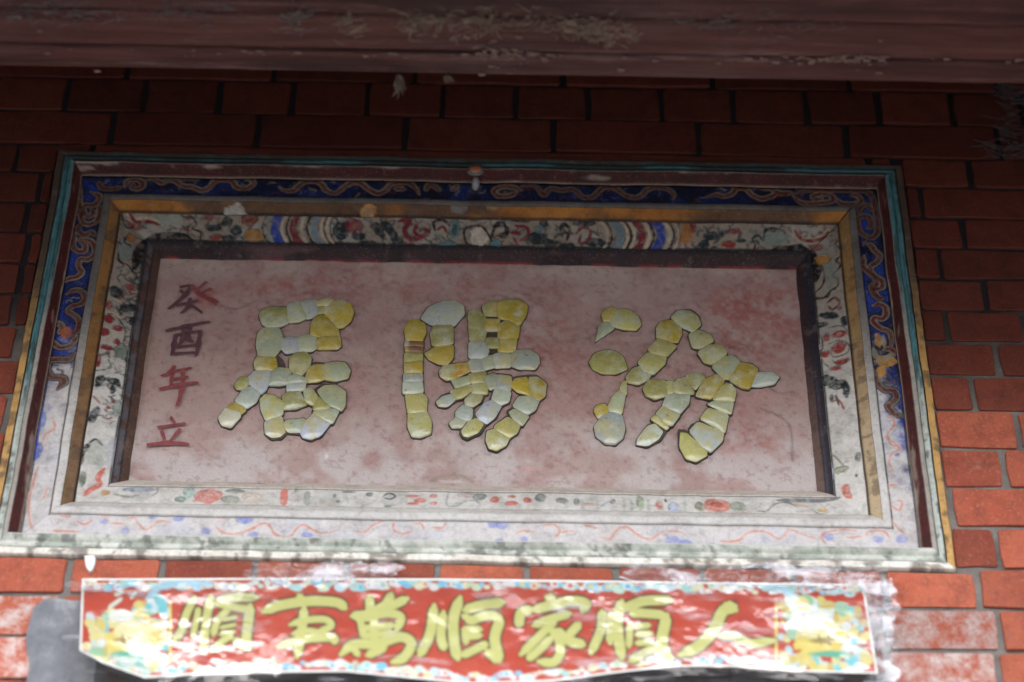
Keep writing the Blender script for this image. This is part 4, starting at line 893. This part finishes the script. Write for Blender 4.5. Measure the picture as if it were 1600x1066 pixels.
for row in (0, 1):
    for i in range(150):
        u = i/149; xx = 128+u*1225; yt = np.interp(xx, topc[:, 0], topc[:, 1]); yb = np.interp(xx, botc[:, 0], botc[:, 1])
        yy = (yt+8+rnd.uniform(-3, 7)) if row == 0 else (yb-9-rnd.uniform(-3, 7)); r = rnd.uniform(4, 10)
        bl(xx, yy, r, r*.75, rnd.choice(bc)); 
        if rnd.random() < .5: bl(xx+rnd.uniform(-3, 3), yy, r*.4, r*.35, rnd.choice([(.06,.38,.62),(.62,.12,.08),(.60,.50,.16),(.25,.50,.40)]))
for x0, x1, flip in ((132, 266, 1), (1212, 1362, -1)):    # treasure pictures at both ends
    for i in range(170):
        xx = rnd.uniform(x0+8, x1-8); yy = rnd.uniform(935, 1045) if x0 < 300 else rnd.uniform(925, 1045)
        if (x0 < 300 and yy < 925+(266-xx)*.35 and yy < 965) or (x0 > 300 and yy < 918+(xx-1212)*.28): continue
        r = rnd.uniform(4, 13); c = rnd.choice([(.52,.44,.14),(.56,.50,.22),(.56,.50,.22),(.50,.56,.48),(.24,.42,.26),(.14,.42,.46),(.56,.58,.58),(.46,.36,.10),(.40,.52,.54)])
        bl(xx, yy, r, r*rnd.uniform(.5, 1), c, rnd.uniform(0, 90))
    cx = (x0+x1)/2
    bl(cx+8*flip, 1000, 42, 26, (.56,.46,.12)); bl(cx+8*flip, 985, 30, 16, (.60,.56,.30)); bl(cx, 1001, 22, 5, (.26,.20,.06)); pb.stroke([(cx-8, 992), (cx-4, 1008)], .003, (.22,.16,.05)); pb.stroke([(cx+8, 992), (cx+10, 1008)], .003, (.22,.16,.05)); bl(cx+6, 1022, 30, 5, (.10,.34,.24)); bl(cx-10, 962, 20, 10, (.60,.62,.55))
    xs = 266 if x0 < 300 else 1213
    pb.stroke([(xs, 940), (xs, 1035)], .004, (.58,.50,.12), 1, False)
for q in ([(230,935),(250,918),(285,912),(330,912)], [(1195,915),(1220,918),(1238,935)]): pb.stroke(q, .010, (.30,.50,.60))
for q in ([(180,930),(192,925)], [(205,935),(212,925)], [(170,950),(190,935)]): pb.stroke(q, .006, (.50,.58,.48))
T5, T6, T7 = (100, 880, 3.81), (500, 880, 3.81), (900, 880, 3.2)
CHB = [
 (T5, [([(780,200),(730,300),(700,400),(655,460)],10),([(800,270),(790,330),(765,440)],8),([(878,195),(848,330),(830,530)],11),([(920,225),(1010,205),(1150,205)],11),([(905,235),(985,255),(1110,280)],10),([(985,270),(915,340),(888,430)],9),([(1110,250),(1090,400),(1085,470)],13),([(940,340),(1030,320)],5),([(930,385),(1025,365)],5),([(925,425),(1020,405)],5),([(1000,430),(950,460),(880,525)],9),([(1020,460),(1060,490),(1105,500)],11)]),
 ((0, 625, 2.418), [([(995,800),(1060,776),(1170,760),(1270,765),(1305,787)],13),([(1128,736),(1145,768)],10),([(1150,785),(1140,870),(1122,972)],12),([(1095,850),(1150,833),(1228,830),(1250,855),(1190,882)],9),([(1105,884),(1170,872),(1240,892)],8),([(1052,932),(1140,905),(1250,898),(1266,916)],11)]),
 (T6, [([(295,200),(300,300)],12),([(190,315),(300,300),(420,230)],12),([(425,185),(400,260),(520,210)],12),([(225,340),(380,300),(480,320),(455,400)],11),([(240,390),(440,370)],9),([(250,435),(440,415)],9),([(320,300),(325,500)],11),([(240,340),(260,440)],9),([(125,545),(200,485),(340,480),(480,440),(545,480),(500,560),(430,590)],13),([(280,550),(390,500)],11),([(180,480),(230,550)],9)]),
 (T6, [([(680,250),(655,420),(592,550)],13),([(735,290),(720,430),(738,510)],12),([(835,205),(795,330),(800,480),(820,570)],14),([(860,280),(980,245),(1090,235)],13),([(850,310),(900,340)],9),([(880,350),(1000,310),(1075,330)],12),([(1075,330),(1040,450),(1070,580)],14),([(850,395),(960,395)],10),([(860,440),(960,430)],9),([(860,400),(870,480)],9),([(990,480),(930,510),(850,550)],11),([(990,520),(1060,585)],11)]),
 (T6, [([(1350,200),(1395,225)],13),([(1185,370),(1195,300),(1250,275)],13),([(1260,280),(1380,250),(1500,225),(1580,240),(1560,285)],13),([(1270,370),(1380,330),(1490,300)],11),([(1400,340),(1330,410),(1195,545)],11),([(1370,390),(1420,450),(1430,530),(1390,590),(1300,585)],12),([(1380,440),(1300,520),(1240,570)],11),([(1545,360),(1480,430)],12),([(1410,400),(1480,460),(1570,485)],13)]),
 (T7, [([(130,240),(125,330),(75,450)],12),([(175,250),(170,400)],11),([(230,190),(205,300),(230,480)],14),([(245,225),(340,190),(475,185)],13),([(280,250),(330,250),(450,260)],12),([(455,260),(430,400),(470,500)],15),([(270,300),(265,420)],9),([(290,320),(370,310)],8),([(300,360),(380,350)],8),([(300,400),(380,395)],8),([(400,420),(340,450),(270,490)],11),([(400,430),(460,485)],12)]),
 (T7, [([(750,205),(800,235)],14),([(790,225),(735,240),(690,330),(620,410),(520,460)],15),([(720,365),(790,365),(870,400),(1000,385)],11)])]
for k_, ss in CHB:
    for q, wd in ss: pb.stroke(C(*k_, q), (wd*1.12+6.5)/1000, (.04, .022, .012))
for k_, ss in CHB:
    for q, wd in ss: pb.stroke(C(*k_, q), (wd*1.12+1)/1000, (.44, .44, .15))
ed = np.minimum(np.minimum(Vv, 1-Vv)*150, np.minimum(U, 1-U)*1240)
pb.c = over(pb.c, (.66, .66, .62), 1-sstep(2.5, 4.5, ed))
mesh('printed_sheet', P, grid_faces(nu, nv), M_FOIL, banner, smooth=True, colors=pb.c)
# clear film: wider than the print
nu, nv = 360, 60
U, Vv = np.meshgrid(np.linspace(-.022, 1.03, nu), np.linspace(-.13, 1.10, nv)); U, Vv = U.ravel(), Vv.ravel()
x, y, d = bsurf(U, Vv, .003)
d = d - np.clip(fbm(U*14, Vv*2, 1, 50)-.4, 0, 1)*.010 - (1-sstep(.0, .03, U))*.004
x = x + (fbm(U*0+.1, Vv*5, 1, 51)-.5)*14*sstep(.98, 1.03, U); y = y + (fbm(U*14, Vv*0, 1, 52)-.5)*14*(sstep(1.0, 1.1, Vv)+sstep(0, .13, -Vv))
mesh('plastic_film', unp(x, y, d), grid_faces(nu, nv), M_FILM, banner, smooth=True)

# crumpled edges of the film, gathered above and beside the print
M_CRUMPLE = mat_film(.05, .8, .44, .64)
def crumple(cx, cy, n, m, dep):
    A, B = np.meshgrid(np.linspace(0, 1, n), np.linspace(0, 1, m)); A, B = A.ravel(), B.ravel()
    x = cx[0]+(cx[1]-cx[0])*A+(fbm(A*6, B*3, 1, 70)-.5)*10+(fbm(B*7, A*0, 1, 74)-.5)*min(70, (cx[1]-cx[0])*.7)*np.abs(1-2*A)**3; y = cy[0]+(cy[1]-cy[0])*B+(fbm(A*12, B*2+5, 1, 71)-.5)*22*np.abs(1-2*B) + (x-800)*.006
    d = dep-(fbm(A*(cx[1]-cx[0])/12, B*3, 1, 72+cx[0]*.01)-.5)*.016
    mesh('plastic_film', unp(x, y, d), grid_faces(n, m), M_CRUMPLE, banner, smooth=False)
crumple((395, 630), (880, 912), 90, 10, -.012); crumple((985, 1385), (879, 912), 150, 10, -.012); crumple((1350, 1402), (900, 1075), 18, 60, -.012)
# ------------------------------------------------------------------ beam across the porch
beam = empty('wooden_beam', (0, -.5, BEAM_Z), 'old peeling reddish brown timber beam crossing above the plaque', 'beam')
def plank(name, x0, x1, y0, y1, z0, z1, parent, nx=260, amp=.0022):
    """long board with rounded, chipped arrises"""
    r = .006; prof = [(y0, z1), (y0, z0+(z1-z0)*.5), (y0, z0+r), (y0+r*.3, z0+r*.3), (y0+r, z0), (y0+(y1-y0)*.3, z0), (y0+(y1-y0)*.6, z0), (y1-r, z0), (y1-r*.3, z0+r*.3), (y1, z0+r), (y1, z1)]
    xs = np.linspace(x0, x1, nx); V = []
    for x_ in xs:
        for j_, (yy, zz) in enumerate(prof):
            n_ = float(fbm(np.array([x_*3.0]), np.array([j_*.9+y0*7]), 4, 61, 3)[0]-.5)*amp*2
            V.append((x_, yy+n_*.7, zz+n_))
    k_ = len(prof); F = [(i*k_+j_, i*k_+j_+1, (i+1)*k_+j_+1, (i+1)*k_+j_) for i in range(nx-1) for j_ in range(k_-1)]
    F += [tuple(range(k_)), tuple((nx-1)*k_+j_ for j_ in range(k_))[::-1]]
    return mesh(name, V, F, M_WOOD, parent, smooth=False)
plank('inner_board', -4, 4, -.4875, -.450, BEAM_Z, BEAM_Z+.80, beam, 700)
plank('middle_board', -4, 4, -.553, -.4905, BEAM_Z+.001, BEAM_Z+.80, beam, 700)
plank('outer_board', -4, 4, -.66, -.556, BEAM_Z-.003, BEAM_Z+.80, beam, 700)
# dry straw, web and flaked paint caught on the beam's front edge
def tube(Vl, Fl, pts, r, n=4):
    pts = np.asarray(pts, float); b = len(Vl); t = np.gradient(pts, axis=0)
    for i, p in enumerate(pts):
        d_ = Vector(t[i]).normalized(); a_ = d_.orthogonal().normalized(); c_ = d_.cross(a_)
        rr = r*(1 if i < len(pts)-1 else .3)
        for k_ in range(n):
            an = 2*math.pi*k_/n; v = a_*math.cos(an)*rr+c_*math.sin(an)*rr; Vl.append((p[0]+v.x, p[1]+v.y, p[2]+v.z))
    for i in range(len(pts)-1):
        for k_ in range(n): Fl.append((b+i*n+k_, b+i*n+(k_+1) % n, b+(i+1)*n+(k_+1) % n, b+(i+1)*n+k_))
def tangle(Vl, Fl, x, y, dep, n, spread, r, length):
    c = unp(x, y, dep)
    for _ in range(n):
        p = c + np.array([rnd.gauss(0, spread[0]), rnd.gauss(0, .010 if dep < -.5 else .004), rnd.gauss(0, spread[1])]); a_ = rnd.uniform(0, math.pi); L = length*rnd.uniform(.4, 1.3); pts = []
        for k_ in range(6):
            pts.append(p.copy()); a_ += rnd.uniform(-.7, .7); p = p + np.array([math.cos(a_), rnd.uniform(-.3, .2), math.sin(a_)*.7])*L/6
        tube(Vl, Fl, pts, r*rnd.uniform(.6, 1.3))
Vl, Fl = [], []
for i in range(150):
    x_ = rnd.uniform(440, 1000); y_ = 34+10*math.sin(x_*.02)+rnd.gauss(0, 8)+(14 if x_ > 850 else 0) - (10 if x_ < 620 else 0)
    tangle(Vl, Fl, x_, y_, -.556, 3, (.006, .003), .0006, .020)
for x_, y_ in ((460,8),(640,25),(655,40),(700,30),(770,38),(830,35),(905,50),(935,55),(545,42),(930,18),(965,20)): tangle(Vl, Fl, x_, y_, -.558, 18, (.007, .004), .0008, .030)
tangle_o = mesh('straw_debris', Vl, Fl, M_STRAW); tangle_o['kind'] = 'stuff'; tangle_o['label'] = 'dry straw and fibre caught along the front edge of the beam'; tangle_o['category'] = 'straw'
Vl, Fl = [], []
for i in range(60): tangle(Vl, Fl, rnd.uniform(20, 440), 18+rnd.gauss(0, 6), -.560, 3, (.01, .004), .0007, .03)
for i in range(40): tangle(Vl, Fl, rnd.uniform(1050, 1300), 30+rnd.gauss(0, 7), -.560, 3, (.01, .004), .0007, .03)
for x_, y_ in ((465, 33), (1130, 28), (455, 20), (490, 12)): tangle(Vl, Fl, x_, y_, -.56, 14, (.006, .006), .0009, .03)
o = mesh('dusty_cobweb', Vl, Fl, M_WEB); o['kind'] = 'stuff'; o['label'] = 'grey dusty web lint clinging to the face of the beam'; o['category'] = 'cobweb'
# lint hanging behind the beam
def hanging(x_, y_, L, label, n=16):
    Vl, Fl = [], []; c = unp(x_, y_, -.449)
    for _ in range(n):
        p = c+np.array([rnd.gauss(0, .0025), rnd.gauss(0, .002), .006]); pts = []
        for k_ in range(6): pts.append(p.copy()); p = p+np.array([rnd.uniform(-.003, .003), rnd.uniform(-.001, .001), -L/5*rnd.uniform(.6, 1.1)])
        tube(Vl, Fl, pts, .0008)
    o = mesh('hanging_lint', Vl, Fl, M_STRAW); o['label'] = label; o['category'] = 'lint'
hanging(622, 124, .040, 'long straw wisp hanging under the beam, left of the middle'); hanging(700, 124, .012, 'short straw tuft under the beam just right of the long wisp', 12)
# loose flakes of paint on the seam
Vl, Fl = [], []
for i in range(170):
    x_ = rnd.choice([rnd.uniform(0, 1600), rnd.uniform(740, 860), rnd.uniform(1190, 1390)]); sl = (x_-800)*.0094
    y_ = 87+sl+rnd.gauss(0, 3.5) if rnd.random() < .8 else rnd.uniform(55, 118)+sl
    p = unp(x_, y_, -.5); zz = BEAM_Z-.0022
    t_ = (zz-CC[2])/(p[2]-CC[2]); p = CC+(p-CC)*t_; a_ = rnd.uniform(.0015, .006)
    b = len(Vl); Vl += [(p[0]-a_, p[1]-a_*.4, zz), (p[0]+a_*.8, p[1]-a_*.5, zz-.001), (p[0]+a_, p[1]+a_*.4, zz), (p[0]-a_*.6, p[1]+a_*.5, zz-.0008)]; Fl.append((b, b+3, b+2, b+1))
fl = mesh('paint_flakes', Vl, Fl, mat_simple('pale_flake', [(.3, (.06, .035, .03)), (.7, (.16, .12, .10))], 120, .9), beam); fl['kind'] = 'stuff'
# cobweb at the upper right on the wall
Vl, Fl = [], []
for i in range(26): tangle(Vl, Fl, 1572+rnd.gauss(0, 9), rnd.uniform(135, 245), -.012, 4, (.006, .008), .0005, .05)
for i in range(10): tangle(Vl, Fl, 1590+rnd.gauss(0, 12), 232+rnd.gauss(0, 5), -.012, 2, (.004, .004), .0006, .05)
o = mesh('cobweb', Vl, Fl, M_WEB); o['label'] = 'grey cobweb hanging on the bricks at the upper right'; o['category'] = 'cobweb'
